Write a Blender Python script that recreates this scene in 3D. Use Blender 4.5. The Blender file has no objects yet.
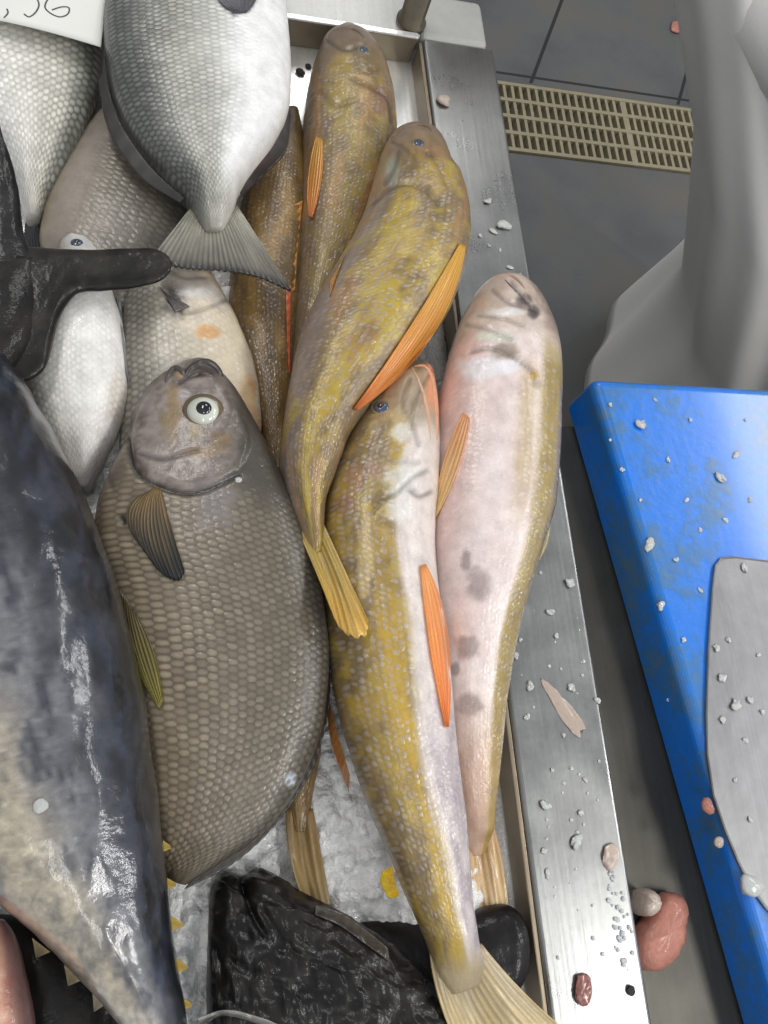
import bpy, math, random
import numpy as np
from mathutils import Vector
from mathutils.bvhtree import BVHTree
random.seed(7)
C = bpy.context.scene.collection

# ------------------------------------------------------------------ camera, light, exposure
FPX = 850.0
CAM = np.array([0.0, 0.0, 0.62])
def nrm(v):
    v = np.array(v, float); return v / np.linalg.norm(v)
DN = nrm([-234, 303, FPX])                 # world down, in camera axes (x right, y down, z forward)
XC = nrm([3090, 0, FPX]); XC = nrm(XC - XC @ DN * DN)
YC = np.cross(XC, DN)
if YC[1] > 0: YC = -YC
Rw = np.array([XC, YC, -DN])               # rows: world axes in camera axes
def at(x, y, z=0.0):
    d = np.stack([np.asarray(x, float) - 384, np.asarray(y, float) - 512, np.full(np.shape(x), FPX)], -1)
    w = d @ Rw.T
    t = (np.asarray(z) - CAM[2]) / w[..., 2]
    return CAM + w * t[..., None]
def proj(P):
    c = (np.asarray(P) - CAM) @ Rw
    return 384 + FPX * c[..., 0] / c[..., 2], 512 + FPX * c[..., 1] / c[..., 2]

cam_d = bpy.data.cameras.new('camera'); cam = bpy.data.objects.new('camera', cam_d); C.objects.link(cam)
cam_d.sensor_fit = 'VERTICAL'; cam_d.sensor_height = 24; cam_d.lens = FPX * 24 / 1024
cam_d.clip_start = 0.01
from mathutils import Matrix
# camera local axes: x right, y up, -z forward
M3 = Matrix((Rw @ np.diag([1, -1, -1])).tolist())
cam.matrix_world = Matrix.Translation(Vector(CAM)) @ M3.to_4x4()
bpy.context.scene.camera = cam

W = bpy.data.worlds.new('world'); bpy.context.scene.world = W; W.use_nodes = True
bg = W.node_tree.nodes['Background']; bg.inputs[0].default_value = (0.93, 0.96, 1.0, 1); bg.inputs[1].default_value = 0.50
_wt = W.node_tree; _tc = _wt.nodes.new('ShaderNodeTexCoord'); _sp = _wt.nodes.new('ShaderNodeSeparateXYZ'); _mr = _wt.nodes.new('ShaderNodeMapRange')
_wt.links.new(_tc.outputs['Generated'], _sp.inputs[0]); _wt.links.new(_sp.outputs[1], _mr.inputs[0])
_mr.inputs[1].default_value = -.15; _mr.inputs[2].default_value = .55; _mr.inputs[3].default_value = .55; _mr.inputs[4].default_value = .30   # the shop is darker beyond the counter's far end
_wt.links.new(_mr.outputs[0], bg.inputs[1])
def area(name, loc, aim, sx, sy, power, col=(1, 1, 1)):
    l = bpy.data.lights.new(name, 'AREA'); l.shape = 'RECTANGLE'; l.size = sx; l.size_y = sy; l.energy = power; l.color = col
    o = bpy.data.objects.new(name, l); C.objects.link(o); o.location = loc
    o.rotation_euler = (Vector(aim) - Vector(loc)).to_track_quat('-Z', 'Y').to_euler()
    return o
area('overhead_lamp', (1.45, -1.0, 1.9), (1.45, -1.0, 0), 0.35, 1.1, 26, (1.0, 0.98, 0.94))
area('overhead_lamp', (-0.5, 1.5, 1.9), (-0.5, 1.5, 0), 0.3, 1.2, 15, (1.0, 0.98, 0.95))
area('overhead_lamp', (2.3, 1.2, 1.9), (2.3, 1.2, 0), 0.35, 1.2, 20, (1.0, 0.99, 0.97))  # added unseen lamp that brightens the white coat
area('overhead_lamp', (0.78, 2.62, 1.9), (0.78, 2.62, 0), 0.66, 0.9, 16, (1.0, 0.99, 0.97))
area('overhead_lamp', (-0.2, -1.2, 1.95), (-0.2, -1.2, 0), 0.3, 1.2, 8, (1.0, 0.99, 0.97))
area('streak_lamp', (2.1, -0.1, 1.15), (0, .2, 0), 0.08, 1.1, 9, (1.0, 0.99, 0.97))  # unseen strip light added low at right for the streak on the tuna's back
vs = bpy.context.scene.view_settings
bpy.context.scene.display_settings.display_device = 'sRGB'
vs.view_transform = 'Standard'; vs.look = 'None'; vs.gamma = 1; vs.use_curve_mapping = False; vs.exposure = 0.0

# ------------------------------------------------------------------ helpers
def lin(c):
    c = np.asarray(c, float) / 255.0
    return np.where(c <= 0.04045, c / 12.92, ((c + 0.055) / 1.055) ** 2.4)
def ss(a, b, x):
    t = np.clip((np.asarray(x, float) - a) / (b - a), 0, 1); return t * t * (3 - 2 * t)
_tab = np.random.RandomState(5).rand(256, 256)
def vn(x, y):
    x = np.asarray(x, float); y = np.asarray(y, float)
    xi = np.floor(x).astype(int); yi = np.floor(y).astype(int); fx = x - xi; fy = y - yi
    fx = fx * fx * (3 - 2 * fx); fy = fy * fy * (3 - 2 * fy)
    g = lambda a, b: _tab[a & 255, b & 255]
    return (g(xi, yi) * (1 - fx) + g(xi + 1, yi) * fx) * (1 - fy) + (g(xi, yi + 1) * (1 - fx) + g(xi + 1, yi + 1) * fx) * fy
def fbm(x, y, o=4):
    r = 0; a = .5; s = 0
    for i in range(o):
        r = r + a * vn(x * 2 ** i + 13 * i, y * 2 ** i + 7 * i); s += a; a *= .5
    return r / s
def mixc(a, b, t):
    t = np.asarray(t)[..., None]; return a * (1 - t) + b * t
def c3(r, g, b): return np.array([r, g, b], float)

def wloc(o):
    v = Vector((0, 0, 0))
    while o is not None: v += o.location; o = o.parent
    return v
def props(o, label=None, cat=None, group=None, kind=None):
    if label: o['label'] = label
    if cat: o['category'] = cat
    if group: o['group'] = group
    if kind: o['kind'] = kind
    return o
def thing(name, loc, label, cat, group=None):
    o = bpy.data.objects.new(name, None); C.objects.link(o); o.location = [float(v) for v in loc]; o.empty_display_size = .02
    return props(o, label, cat, group)
BV = []
def mesh(name, V, F, mat, parent=None, loc=None, smooth=True, cols=None, uv=None, solid=False, attrs=None):
    V = np.asarray(V, float)
    me = bpy.data.meshes.new(name)
    off = np.array(wloc(parent)) if parent is not None else (np.array(loc, float) if loc is not None else np.zeros(3))
    me.from_pydata((V - off).tolist(), [], [tuple(int(i) for i in f) for f in F])
    if smooth: me.polygons.foreach_set('use_smooth', [True] * len(me.polygons))
    if cols:
        for k, a in cols.items():
            at_ = me.color_attributes.new(k, 'FLOAT_COLOR', 'POINT')
            d = np.ones((len(V), 4)); d[:, :3] = a; at_.data.foreach_set('color', d.ravel())
    if attrs:
        for k, a in attrs.items():
            at_ = me.attributes.new(k, 'FLOAT', 'POINT'); at_.data.foreach_set('value', np.asarray(a, float))
    if uv is not None:
        at_ = me.attributes.new('cell', 'FLOAT_VECTOR', 'POINT')
        d = np.zeros((len(V), 3)); d[:, :2] = uv; at_.data.foreach_set('vector', d.ravel())
    me.materials.append(mat); me.update()
    o = bpy.data.objects.new(name, me); C.objects.link(o)
    if parent is not None: o.parent = parent
    elif loc is not None: o.location = [float(v) for v in loc]
    if solid: BV.append(BVHTree.FromPolygons(V.tolist(), [tuple(int(i) for i in f) for f in F]))
    return o
def hit(px, py):
    p = at(px, py, 0.0); d = Vector(p - CAM).normalized(); best = None
    for b in BV:
        h = b.ray_cast(Vector(CAM), d)
        if h[0] is not None and (best is None or h[3] < best[1]): best = (np.array(h[0]), h[3], np.array(h[1]))
    return best
def box_mesh(b):   # (x0,x1,y0,y1,z0,z1) list -> V,F
    V = []; F = []
    for (x0, x1, y0, y1, z0, z1) in b:
        n = len(V)
        V += [(x0, y0, z0), (x1, y0, z0), (x1, y1, z0), (x0, y1, z0), (x0, y0, z1), (x1, y0, z1), (x1, y1, z1), (x0, y1, z1)]
        F += [(n, n+3, n+2, n+1), (n+4, n+5, n+6, n+7), (n, n+1, n+5, n+4), (n+1, n+2, n+6, n+5), (n+2, n+3, n+7, n+6), (n+3, n, n+4, n+7)]
    return V, F
def bevel(o, w=.002, s=3):
    m = o.modifiers.new('bevel', 'BEVEL'); m.width = w; m.segments = s; m.limit_method = 'ANGLE'; return o

# ------------------------------------------------------------------ materials
class NT:
    def __init__(s, name):
        s.m = bpy.data.materials.new(name); s.m.use_nodes = True; s.t = s.m.node_tree; s.b = s.t.nodes['Principled BSDF']
    def n(s, typ, **k):
        q = s.t.nodes.new(typ)
        for a, v in k.items(): setattr(q, a, v)
        return q
    def l(s, a, b): s.t.links.new(a, b)
    def math(s, op, a, b=None, clamp=False):
        q = s.n('ShaderNodeMath', operation=op); q.use_clamp = clamp
        for i, v in enumerate((a, b)):
            if v is None: continue
            if isinstance(v, (int, float)): q.inputs[i].default_value = v
            else: s.l(v, q.inputs[i])
        return q.outputs[0]
    def mix(s, f, a, b, mode='MIX'):
        q = s.n('ShaderNodeMix', data_type='RGBA', blend_type=mode)
        for i, v in ((0, f), (6, a), (7, b)):
            if isinstance(v, (int, float)): q.inputs[i].default_value = v
            elif isinstance(v, tuple): q.inputs[i].default_value = v
            else: s.l(v, q.inputs[i])
        return q.outputs[2]
    def noise(s, scale, detail=4, vec=None, rough=.5):
        q = s.n('ShaderNodeTexNoise'); q.inputs['Scale'].default_value = scale; q.inputs['Detail'].default_value = detail; q.inputs['Roughness'].default_value = rough
        if vec is not None: s.l(vec, q.inputs['Vector'])
        return q.outputs['Fac']
    def obj(s, sc=(1, 1, 1), rot=(0, 0, 0)):
        t = s.n('ShaderNodeTexCoord'); m = s.n('ShaderNodeMapping'); m.inputs['Scale'].default_value = sc; m.inputs['Rotation'].default_value = rot
        s.l(t.outputs['Object'], m.inputs['Vector']); return m.outputs[0]
    def ramp(s, f, stops):
        q = s.n('ShaderNodeValToRGB'); e = q.color_ramp.elements
        while len(e) < len(stops): e.new(.5)
        for i, (p, c) in enumerate(stops):
            e[i].position = p; cc = lin(c); e[i].color = (cc[0], cc[1], cc[2], 1)
        s.l(f, q.inputs[0]); return q.outputs[0]
    def bump(s, h, strength=.3, dist=.001, normal=None):
        q = s.n('ShaderNodeBump'); q.inputs['Strength'].default_value = strength; q.inputs['Distance'].default_value = dist
        s.l(h, q.inputs['Height'])
        if normal is not None: s.l(normal, q.inputs['Normal'])
        return q.outputs[0]
    def set(s, **k):
        for a, v in k.items():
            i = s.b.inputs[a.replace('_', ' ')]
            if isinstance(v, (int, float, tuple)): i.default_value = v
            else: s.l(v, i)
        return s
def rgba(r, g, b):
    c = lin((r, g, b)); return (c[0], c[1], c[2], 1)

def skin_mat(name, rough=.33, coat=.5, bump=.5, metal=0.0, beadw=1.0, jit=.25, grain=900, va=1.6, vb=-.15, ku=4.6, kv=4.6, pw=.8, sd=1.0):
    t = NT(name)
    a1 = t.n('ShaderNodeAttribute', attribute_name='Col'); a2 = t.n('ShaderNodeAttribute', attribute_name='Col2')
    sc = t.n('ShaderNodeAttribute', attribute_name='scl'); uv = t.n('ShaderNodeAttribute', attribute_name='cell')
    nz = t.n('ShaderNodeTexNoise'); nz.inputs['Scale'].default_value = .6; nz.inputs['Detail'].default_value = 2; t.l(uv.outputs['Vector'], nz.inputs['Vector'])
    vm = t.n('ShaderNodeVectorMath', operation='MULTIPLY_ADD'); t.l(nz.outputs['Color'], vm.inputs[0]); vm.inputs[1].default_value = (jit, jit, 0); t.l(uv.outputs['Vector'], vm.inputs[2])
    sp = t.n('ShaderNodeSeparateXYZ'); t.l(vm.outputs[0], sp.inputs[0])
    u, v = sp.outputs[0], sp.outputs[1]
    row = t.math('FLOOR', v); par = t.math('MODULO', t.math('ABSOLUTE', row), 2.0)
    u2 = t.math('ADD', u, t.math('MULTIPLY', par, .5))
    fu = t.math('SUBTRACT', t.math('FRACT', u2), .5); fv = t.math('SUBTRACT', t.math('FRACT', v), .5)
    d = t.math('ADD', t.math('MULTIPLY', t.math('MULTIPLY', fu, fu), ku), t.math('MULTIPLY', t.math('MULTIPLY', fv, fv), kv * beadw))
    m = t.math('SUBTRACT', 1.0, d, clamp=True)
    mp = t.math('POWER', m, pw)
    # per-scale variation
    cid = t.n('ShaderNodeCombineXYZ'); t.l(t.math('FLOOR', u2), cid.inputs[0]); t.l(row, cid.inputs[1])
    wn = t.n('ShaderNodeTexWhiteNoise', noise_dimensions='2D'); t.l(cid.outputs[0], wn.inputs['Vector'])
    var = t.math('MAXIMUM', t.math('ADD', t.math('MULTIPLY', wn.outputs['Value'], va), vb), .08)
    ms = t.math('MULTIPLY', t.math('MULTIPLY', mp, sc.outputs['Fac']), var, clamp=True)
    base = t.mix(ms, a1.outputs['Color'], a2.outputs['Color'])
    oc = t.obj()
    g = t.noise(grain, 3, oc); g2 = t.noise(90, 4, oc)
    gg = t.math('ADD', t.math('MULTIPLY', t.math('SUBTRACT', g, .5), .35), t.math('MULTIPLY', t.math('SUBTRACT', g2, .5), .55))
    gg = t.math('ADD', gg, 1.0)
    cm = t.n('ShaderNodeCombineXYZ')
    for i in range(3): t.l(gg, cm.inputs[i])
    base = t.mix(1.0, base, cm.outputs[0], 'MULTIPLY')
    t.set(Base_Color=base, Roughness=rough, Metallic=metal, Coat_Weight=coat, Coat_Roughness=.1)
    h = t.math('ADD', t.math('MULTIPLY', t.math('MULTIPLY', t.math('MULTIPLY', mp, var), sc.outputs['Fac']), 1.0), t.math('MULTIPLY', t.noise(260, 4, oc), .9))
    nb = t.bump(h, bump, .0012)
    t.l(nb, t.b.inputs['Normal'])
    cb = t.bump(t.math('ADD', h, t.noise(70, 3, oc)), min(1, bump * 1.1), .0022); t.l(cb, t.b.inputs['Coat Normal'])
    t.b.inputs['Subsurface Weight'].default_value = 0.0
    return t.m
M_bream = skin_mat('bream_skin', .40, .35, .2, .0, 1.0, .4, 900, .6, .38, 5.4, 2.6, .85)
M_goby = skin_mat('yellow_fish_skin', .38, .5, .3, .0, 1.0, 1.3, 900, 1.3, -.05, 3.6, 3.6, 1.3)
M_tuna = skin_mat('tuna_skin', .33, .8, .14, .1, 1.0, .5)
M_black = skin_mat('black_wet_skin', .42, .22, .2, .0, 1.0, .5)
M_black.node_tree.nodes['Principled BSDF'].inputs['Specular IOR Level'].default_value = .22; M_black.node_tree.nodes['Principled BSDF'].inputs['Coat Roughness'].default_value = .06

def fin_mat(name, rough=.4):
    t = NT(name); a = t.n('ShaderNodeAttribute', attribute_name='Col')
    g = t.noise(700, 3, t.obj()); gg = t.math('ADD', t.math('MULTIPLY', t.math('SUBTRACT', g, .5), .5), 1.0)
    cm = t.n('ShaderNodeCombineXYZ')
    for i in range(3): t.l(gg, cm.inputs[i])
    t.set(Base_Color=t.mix(1.0, a.outputs['Color'], cm.outputs[0], 'MULTIPLY'), Roughness=rough, Coat_Weight=.5, Coat_Roughness=.15)
    return t.m
M_fin = fin_mat('fin_membrane')
def plain(name, col, rough=.5, metal=0, coat=0, nscale=60, namt=.15, bump=0, bs=300, sub=0, trans=0):
    t = NT(name); oc = t.obj(); nz = t.noise(nscale, 5, oc)
    k = t.math('ADD', t.math('MULTIPLY', t.math('SUBTRACT', nz, .5), namt * 2), 1.0)
    cm = t.n('ShaderNodeCombineXYZ')
    for i in range(3): t.l(k, cm.inputs[i])
    t.set(Base_Color=t.mix(1.0, rgba(*col), cm.outputs[0], 'MULTIPLY'), Roughness=rough, Metallic=metal, Coat_Weight=coat, Coat_Roughness=.08)
    if bump: t.l(t.bump(t.noise(bs, 5, oc), bump, .002), t.b.inputs['Normal'])
    if sub: t.set(Subsurface_Weight=sub, Subsurface_Radius=(.01, .01, .01)); t.b.inputs['Subsurface Scale'].default_value = .4
    if trans: t.set(Transmission_Weight=trans, IOR=1.31)
    return t.m
# steel with brushed streaks and smears
def steel(name, col, rough, metal=.9, streak=(300, 6, 1), smear=.25, dots=0):
    t = NT(name); oc = t.obj(streak); b = t.noise(1.0, 3, oc); o2 = t.obj(); s = t.noise(22, 5, o2, .6); f = t.noise(350, 3, o2)
    k = t.math('ADD', t.math('MULTIPLY', t.math('SUBTRACT', b, .5), .25), t.math('MULTIPLY', t.math('SUBTRACT', s, .5), smear * 2))
    k = t.math('ADD', k, t.math('MULTIPLY', t.math('SUBTRACT', f, .5), .2)); k = t.math('ADD', k, 1.0)
    cm = t.n('ShaderNodeCombineXYZ')
    for i in range(3): t.l(k, cm.inputs[i])
    t.set(Base_Color=t.mix(1.0, rgba(*col), cm.outputs[0], 'MULTIPLY'), Metallic=metal)
    t.set(Roughness=t.math('ADD', t.math('MULTIPLY', s, .25), rough - .12, clamp=True))
    t.l(t.bump(t.math('ADD', t.math('MULTIPLY', b, .4), s), .12, .002), t.b.inputs['Normal'])
    return t.m
M_rail = steel('scuffed_steel', (148, 149, 148), .30, .9)
M_pan = steel('pale_steel_pan', (240, 240, 238), .30, .6, smear=.06)
M_ledge = steel('dull_steel', (190, 190, 188), .45, .7)
M_cap = plain('dull_pale_plate', (178, 178, 174), .6, .1, 0, 80, .12, .15)
M_post = steel('dark_post_steel', (120, 112, 98), .3, .9, (1, 1, 90))
M_shelf = steel('shelf_steel', (84, 82, 76), .45, .8)
M_dark = plain('dark_cabinet', (38, 38, 40), .7)
M_wall = plain('steel_wall', (140, 128, 110), .4, .7, 0, 30, .3)
M_pupil = plain('pupil_black', (14, 17, 24), .1, 0, 1)
M_iris = plain('eye_white', (205, 208, 196), .2, 0, 1, 400, .1)
M_cloud = plain('clouded_blue_eye', (62, 74, 98), .2, 0, 1, 300, .2)
M_ring = plain('eye_ring', (120, 112, 70), .35, 0, .6, 300, .3)
M_card = plain('white_card', (226, 226, 220), .6, 0, 0, 30, .04)
M_ink = plain('grey_marker_ink', (70, 74, 80), .6)
M_water = NT('water_drop').set(Base_Color=(.85, .88, .9, 1), Roughness=.08, Transmission_Weight=.45, IOR=1.33).m
M_chip = plain('ice_chip', (205, 207, 205), .2, 0, .6, 200, .15, .5, 300)
M_flesh = plain('pink_flesh', (178, 118, 102), .5, 0, .25, 120, .25, .5, 250)
M_gristle = plain('pale_gristle', (196, 178, 165), .3, 0, .7, 200, .25, .5, 300)
M_red = plain('dark_red_flesh', (138, 84, 76), .3, 0, .8, 150, .3, .4)
M_coat = plain('white_cloth', (232, 230, 224), .8, 0, 0, 8, .06, .25, 60)
M_skinp = plain('person_skin', (196, 150, 124), .5)
M_hair = plain('dark_hair', (40, 32, 28), .7)
M_boot = plain('white_rubber', (200, 200, 196), .4)

# ------------------------------------------------------------------ setting: floor with grout and drain
FZ = -0.87
t = NT('dark_floor_tiles'); g = t.n('ShaderNodeNewGeometry'); sp = t.n('ShaderNodeSeparateXYZ'); t.l(g.outputs['Position'], sp.inputs[0])
X, Y = sp.outputs[0], sp.outputs[1]
def line(val, period, w):
    f = t.math('FRACT', t.math('DIVIDE', val, period)); d = t.math('ABSOLUTE', t.math('SUBTRACT', f, .5))
    return t.math('GREATER_THAN', d, .5 - w / period)
sk = t.math('SUBTRACT', X, t.math('MULTIPLY', Y, .45))
lv = line(t.math('SUBTRACT', sk, .175 - .0), .42, .005); lh = line(t.math('SUBTRACT', Y, 2.06), .40, .004)
far = t.math('GREATER_THAN', Y, 1.64)
gm = t.math('MULTIPLY', t.math('MAXIMUM', lv, lh), far)
nz = t.noise(3.5, 6, g.outputs['Position'], .6); fine = t.noise(240, 3, g.outputs['Position'])
stain = t.ramp(t.math('ADD', t.math('MULTIPLY', nz, .8), t.math('MULTIPLY', fine, .2)), [(.3, (72, 74, 76)), (.5, (90, 91, 92)), (.64, (98, 94, 86)), (.8, (108, 108, 108))])
t.set(Base_Color=t.mix(gm, stain, rgba(34, 34, 36)), Roughness=t.math('ADD', t.math('MULTIPLY', nz, .3), .35))
t.l(t.bump(t.math('SUBTRACT', t.math('MULTIPLY', fine, .3), gm), .3, .003), t.b.inputs['Normal'])
V, F = box_mesh([(-2, 4, -2, 1.415, FZ - .05, FZ), (-2, 4, 1.635, 5, FZ - .05, FZ), (-2, .70, 1.415, 1.635, FZ - .05, FZ), (2.2, 4, 1.415, 1.635, FZ - .05, FZ),
                 (-2, 4, 1.40, 1.65, FZ - .12, FZ - .1)])
props(mesh('floor', V, F, t.m, smooth=False), kind='structure')
# drain grate
M_grate = plain('yellowed_plastic_grate', (144, 136, 112), .5, 0, 0, 40, .25, .3)
bars = []; x0, x1 = .704, 2.196; y0, y1 = 1.42, 1.63; zt = FZ + .004; zb = FZ - .02
for k in range(5):
    yy = y0 + (y1 - y0 - .010) * k / 4; bars.append((x0, x1, yy, yy + .010, zb, zt))
n = 0; xx = x0
while xx < x1 - .008:
    w = .016 if n % 24 == 21 else .0075
    bars.append((xx, xx + w, y0 + .001, y1 - .001, zb + .001, zt - .001)); xx += .0215 if w < .01 else .028; n += 1
V, F = box_mesh(bars)
loc = ((x0 + x1) / 2, (y0 + y1) / 2, zb)
props(mesh('floor_drain_grate', V, F, M_grate, loc=loc, smooth=False), 'yellowed slotted drain grate set in the dark floor beyond the counter', 'drain grate')
V, F = [], []
p = at(677, 27, FZ)
scrap_floor = p

# ------------------------------------------------------------------ fish counter
RX0, RX1 = .2665, .3440; YE = .722; YN = -.45; TZ = -.028
ct = thing('fish_counter', (0, .15, FZ), 'long stainless steel fish counter with a recessed tray and flat edge rail', 'fish counter')
o = mesh('edge_rail', *box_mesh([(RX0, RX1, YN, YE, -.10, 0)]), M_rail, ct, smooth=False); bevel(o, .0035, 4)
o = mesh('rail_end_plate', *box_mesh([(RX0 - .001, RX1 - .006, YE + .0006, YE + .062, -.06, .001)]), M_cap, ct, smooth=False); bevel(o, .006, 3)
props(o, 'paler end plate')
o = mesh('tray_pan', *box_mesh([(-.70, RX0 - .0005, YN, YE - .002, TZ - .004, TZ)]), M_pan, ct, smooth=False)
o = mesh('tray_wall', *box_mesh([(RX0 - .0045, RX0 - .0006, YN, YE - .006, TZ + .0002, -.001)]), M_wall, ct, smooth=False); bevel(o, .001, 2)
o = mesh('tray_end_wall', *box_mesh([(-.70, RX0 - .006, YE - .0055, YE - .0003, TZ + .0002, .002)]), M_wall, ct, smooth=False); bevel(o, .0012, 2)
o = mesh('tray_lip', *box_mesh([(-.70, RX0 - .006, YE - .0062, YE + .0008, .0021, .0042)]), M_pan, ct, smooth=False); bevel(o, .001, 2)
o = mesh('end_ledge', *box_mesh([(-.70, RX0 - .002, YE + .001, YE + .16, -.02, .0)]), M_ledge, ct, smooth=False); bevel(o, .002, 2)
o = mesh('cabinet', *box_mesh([(-.68, .32, YN + .01, YE - .02, FZ + .001, TZ - .005)]), M_dark, ct, smooth=False)
# post at the end
def lathe(prof, cx, cy, n=32):
    V = []; F = []
    for (r, z) in prof:
        for k in range(n):
            a = 2 * math.pi * k / n; V.append((cx + r * math.cos(a), cy + r * math.sin(a), z))
    for i in range(len(prof) - 1):
        for k in range(n):
            F.append((i*n + k, i*n + (k+1) % n, (i+1)*n + (k+1) % n, (i+1)*n + k))
    F.append(tuple(range(n))[::-1]); F.append(tuple(range((len(prof)-1)*n, len(prof)*n)))
    return V, F
pp = at(407, 36, .001)
PX, PY = pp[0] + .006, YE + .0175
V, F = lathe([(.0155, .0005), (.0155, .004), (.0125, .006), (.0125, .9), (.011, .905)], PX, PY)
props(mesh('steel_post', V, F, M_post, loc=(PX, PY, 0)), 'round dark steel post rising from the far end of the fish tray', 'post')

# ------------------------------------------------------------------ side table, board
SZ = -.05
A0 = at(571, 422, SZ); A1 = at(742, 1024, SZ); dv = nrm((A1 - A0)[:2].tolist() + [0]); rv = np.array([-dv[1], dv[0], 0])
if rv[0] < 0: rv = -rv
rv = np.array([1.0, -.012, 0])
SX = RX1 + .020
st = thing('side_table', (.7, 0, FZ), 'low steel side table beside the counter, carrying the blue cutting board', 'table')
YB = A0[1] - .004
V, F = box_mesh([(SX, 1.05, YN, YB, SZ - .016, SZ - .0005)])
o = mesh('table_top', V, F, M_shelf, st, smooth=False); bevel(o, .002, 2)
for (lx, ly) in ((SX + .03, YN + .03), (SX + .03, YB - .06), (1.0, YN + .03), (1.0, YB - .06)):
    mesh('leg', *box_mesh([(lx - .015, lx + .015, ly - .015, ly + .015, FZ + .0005, SZ - .0165)]), M_shelf, st, smooth=False)
# board: outline in board axes
B0 = A0 - dv * 0.021
t = NT('blue_plastic'); oc = t.obj(); n1 = t.noise(16, 6, oc, .65); n2 = t.noise(110, 4, oc); n3 = t.noise(500, 2, oc)
mk = t.ramp(t.math('ADD', t.math('MULTIPLY', n1, .75), t.math('MULTIPLY', n2, .25)), [(.35, (0, 112, 214)), (.48, (6, 118, 222)), (.56, (44, 112, 178)), (.68, (84, 116, 140))])
spk = t.math('GREATER_THAN', n3, .70)
t.set(Base_Color=t.mix(t.math('MULTIPLY', spk, .4), mk, rgba(150, 160, 165)), Roughness=.32, Coat_Weight=.5, Coat_Roughness=.12)
t.l(t.bump(t.math('ADD', n2, t.math('MULTIPLY', n1, 1.5)), .14, .002), t.b.inputs['Normal'])
M_blue = t.m
def board_mesh(L, Wd, z0, z1, r, bev):
    # rounded rectangle stacked rings
    def ring(ins, z):
        P = []
        rr = max(r - ins, .001)
        for (cx, cy, a0) in ((Wd - r, r, -90), (Wd - r, L - r, 0), (r, L - r, 90), (r, r, 180)):
            for k in range(9):
                a = math.radians(a0 + k * 90 / 8); P.append((cx + rr * math.cos(a), cy + rr * math.sin(a), z))
        return P
    prof = [(bev * .3, z0), (0, z0 + bev * .3), (0, z1 - bev)] + [(bev * (1 - math.cos(a)), z1 - bev * (1 - math.sin(a))) for a in np.linspace(.2, math.pi / 2, 6)]
    V = []; F = []
    for (i, z) in prof: V += ring(i, z)
    n = 36
    for i in range(len(prof) - 1):
        for k in range(n): F.append((i*n + k, i*n + (k+1) % n, (i+1)*n + (k+1) % n, (i+1)*n + k))
    F.append(tuple(range(n))[::-1]); F.append(tuple(range((len(prof)-1)*n, len(prof)*n)))
    return np.array(V), F
BT = .002
V, F = board_mesh(.80, .48, SZ, BT, .010, .009)
# local: x -> rv, y -> -dv (away); origin at far-left corner of board going toward camera
V = B0 + V[:, :1] * rv + (V[:, 1:2]) * dv + np.array([0, 0, 1]) * (V[:, 2:3] - B0[2])
o = mesh('cutting_board', V, F, M_blue, loc=(float(V[:, 0].mean()), float(V[:, 1].mean()), SZ), smooth=False)
bm_flip = (np.cross(rv, dv)[2] < 0)
if bm_flip: o.data.flip_normals()
props(o, 'thick blue plastic cutting board with wet scraps, beside the steel rail', 'cutting board')
BV.append(BVHTree.FromPolygons(V.tolist(), F))

# cleaver
t = NT('wet_blade_steel'); oc = t.obj((500, 5, 1), (0, 0, .1)); b_ = t.noise(1.0, 3, oc); s_ = t.noise(40, 5, t.obj(), .6)
k = t.math('ADD', t.math('ADD', t.math('MULTIPLY', b_, .3), t.math('MULTIPLY', s_, .5)), .6)
cm = t.n('ShaderNodeCombineXYZ')
for i in range(3): t.l(k, cm.inputs[i])
t.set(Base_Color=t.mix(1.0, rgba(138, 138, 140), cm.outputs[0], 'MULTIPLY'), Metallic=.75, Roughness=.42)
t.l(t.bump(s_, .25, .002), t.b.inputs['Normal'])
M_blade = t.m
out = [(722, 557), (735, 556), (768, 560), (830, 568), (900, 580), (930, 960), (860, 968), (800, 938), (768, 910), (752, 888), (738, 860), (725, 828), (714, 795), (708, 755), (707, 715), (709, 650), (713, 590), (716, 565)]
po = at([q[0] for q in out], [q[1] for q in out], BT + .004)
kc = po.mean(0)
kn = thing('cleaver', (kc[0], kc[1], BT), 'broad grey steel cleaver blade lying flat on the blue board', 'cleaver')
nb = len(out); V = []; F = []
for (s, z) in ((1.0, BT + .0006), (1.0, BT + .0028), (.985, BT + .0036), (.6, BT + .0044), (.02, BT + .0046)):
    for q in po: V.append((kc[0] + (q[0] - kc[0]) * s, kc[1] + (q[1] - kc[1]) * s, z))
for i in range(4):
    for k in range(nb): F.append((i*nb + k, i*nb + (k+1) % nb, (i+1)*nb + (k+1) % nb, (i+1)*nb + k))
F.append(tuple(range(nb))); F.append(tuple(range(4*nb, 5*nb))[::-1])
o = mesh('blade', V, F, M_blade, kn, smooth=False)
BV.append(BVHTree.FromPolygons([tuple(v) for v in V], F))
hh = at(915, 760, BT + .012)
V, F = box_mesh([(hh[0] + .008, hh[0] + .14, hh[1] - .016, hh[1] + .016, BT + .001, BT + .024)])
o = mesh('handle', V, F, plain('dark_handle', (40, 38, 36), .5), kn, smooth=False); bevel(o, .006, 3)

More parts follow.
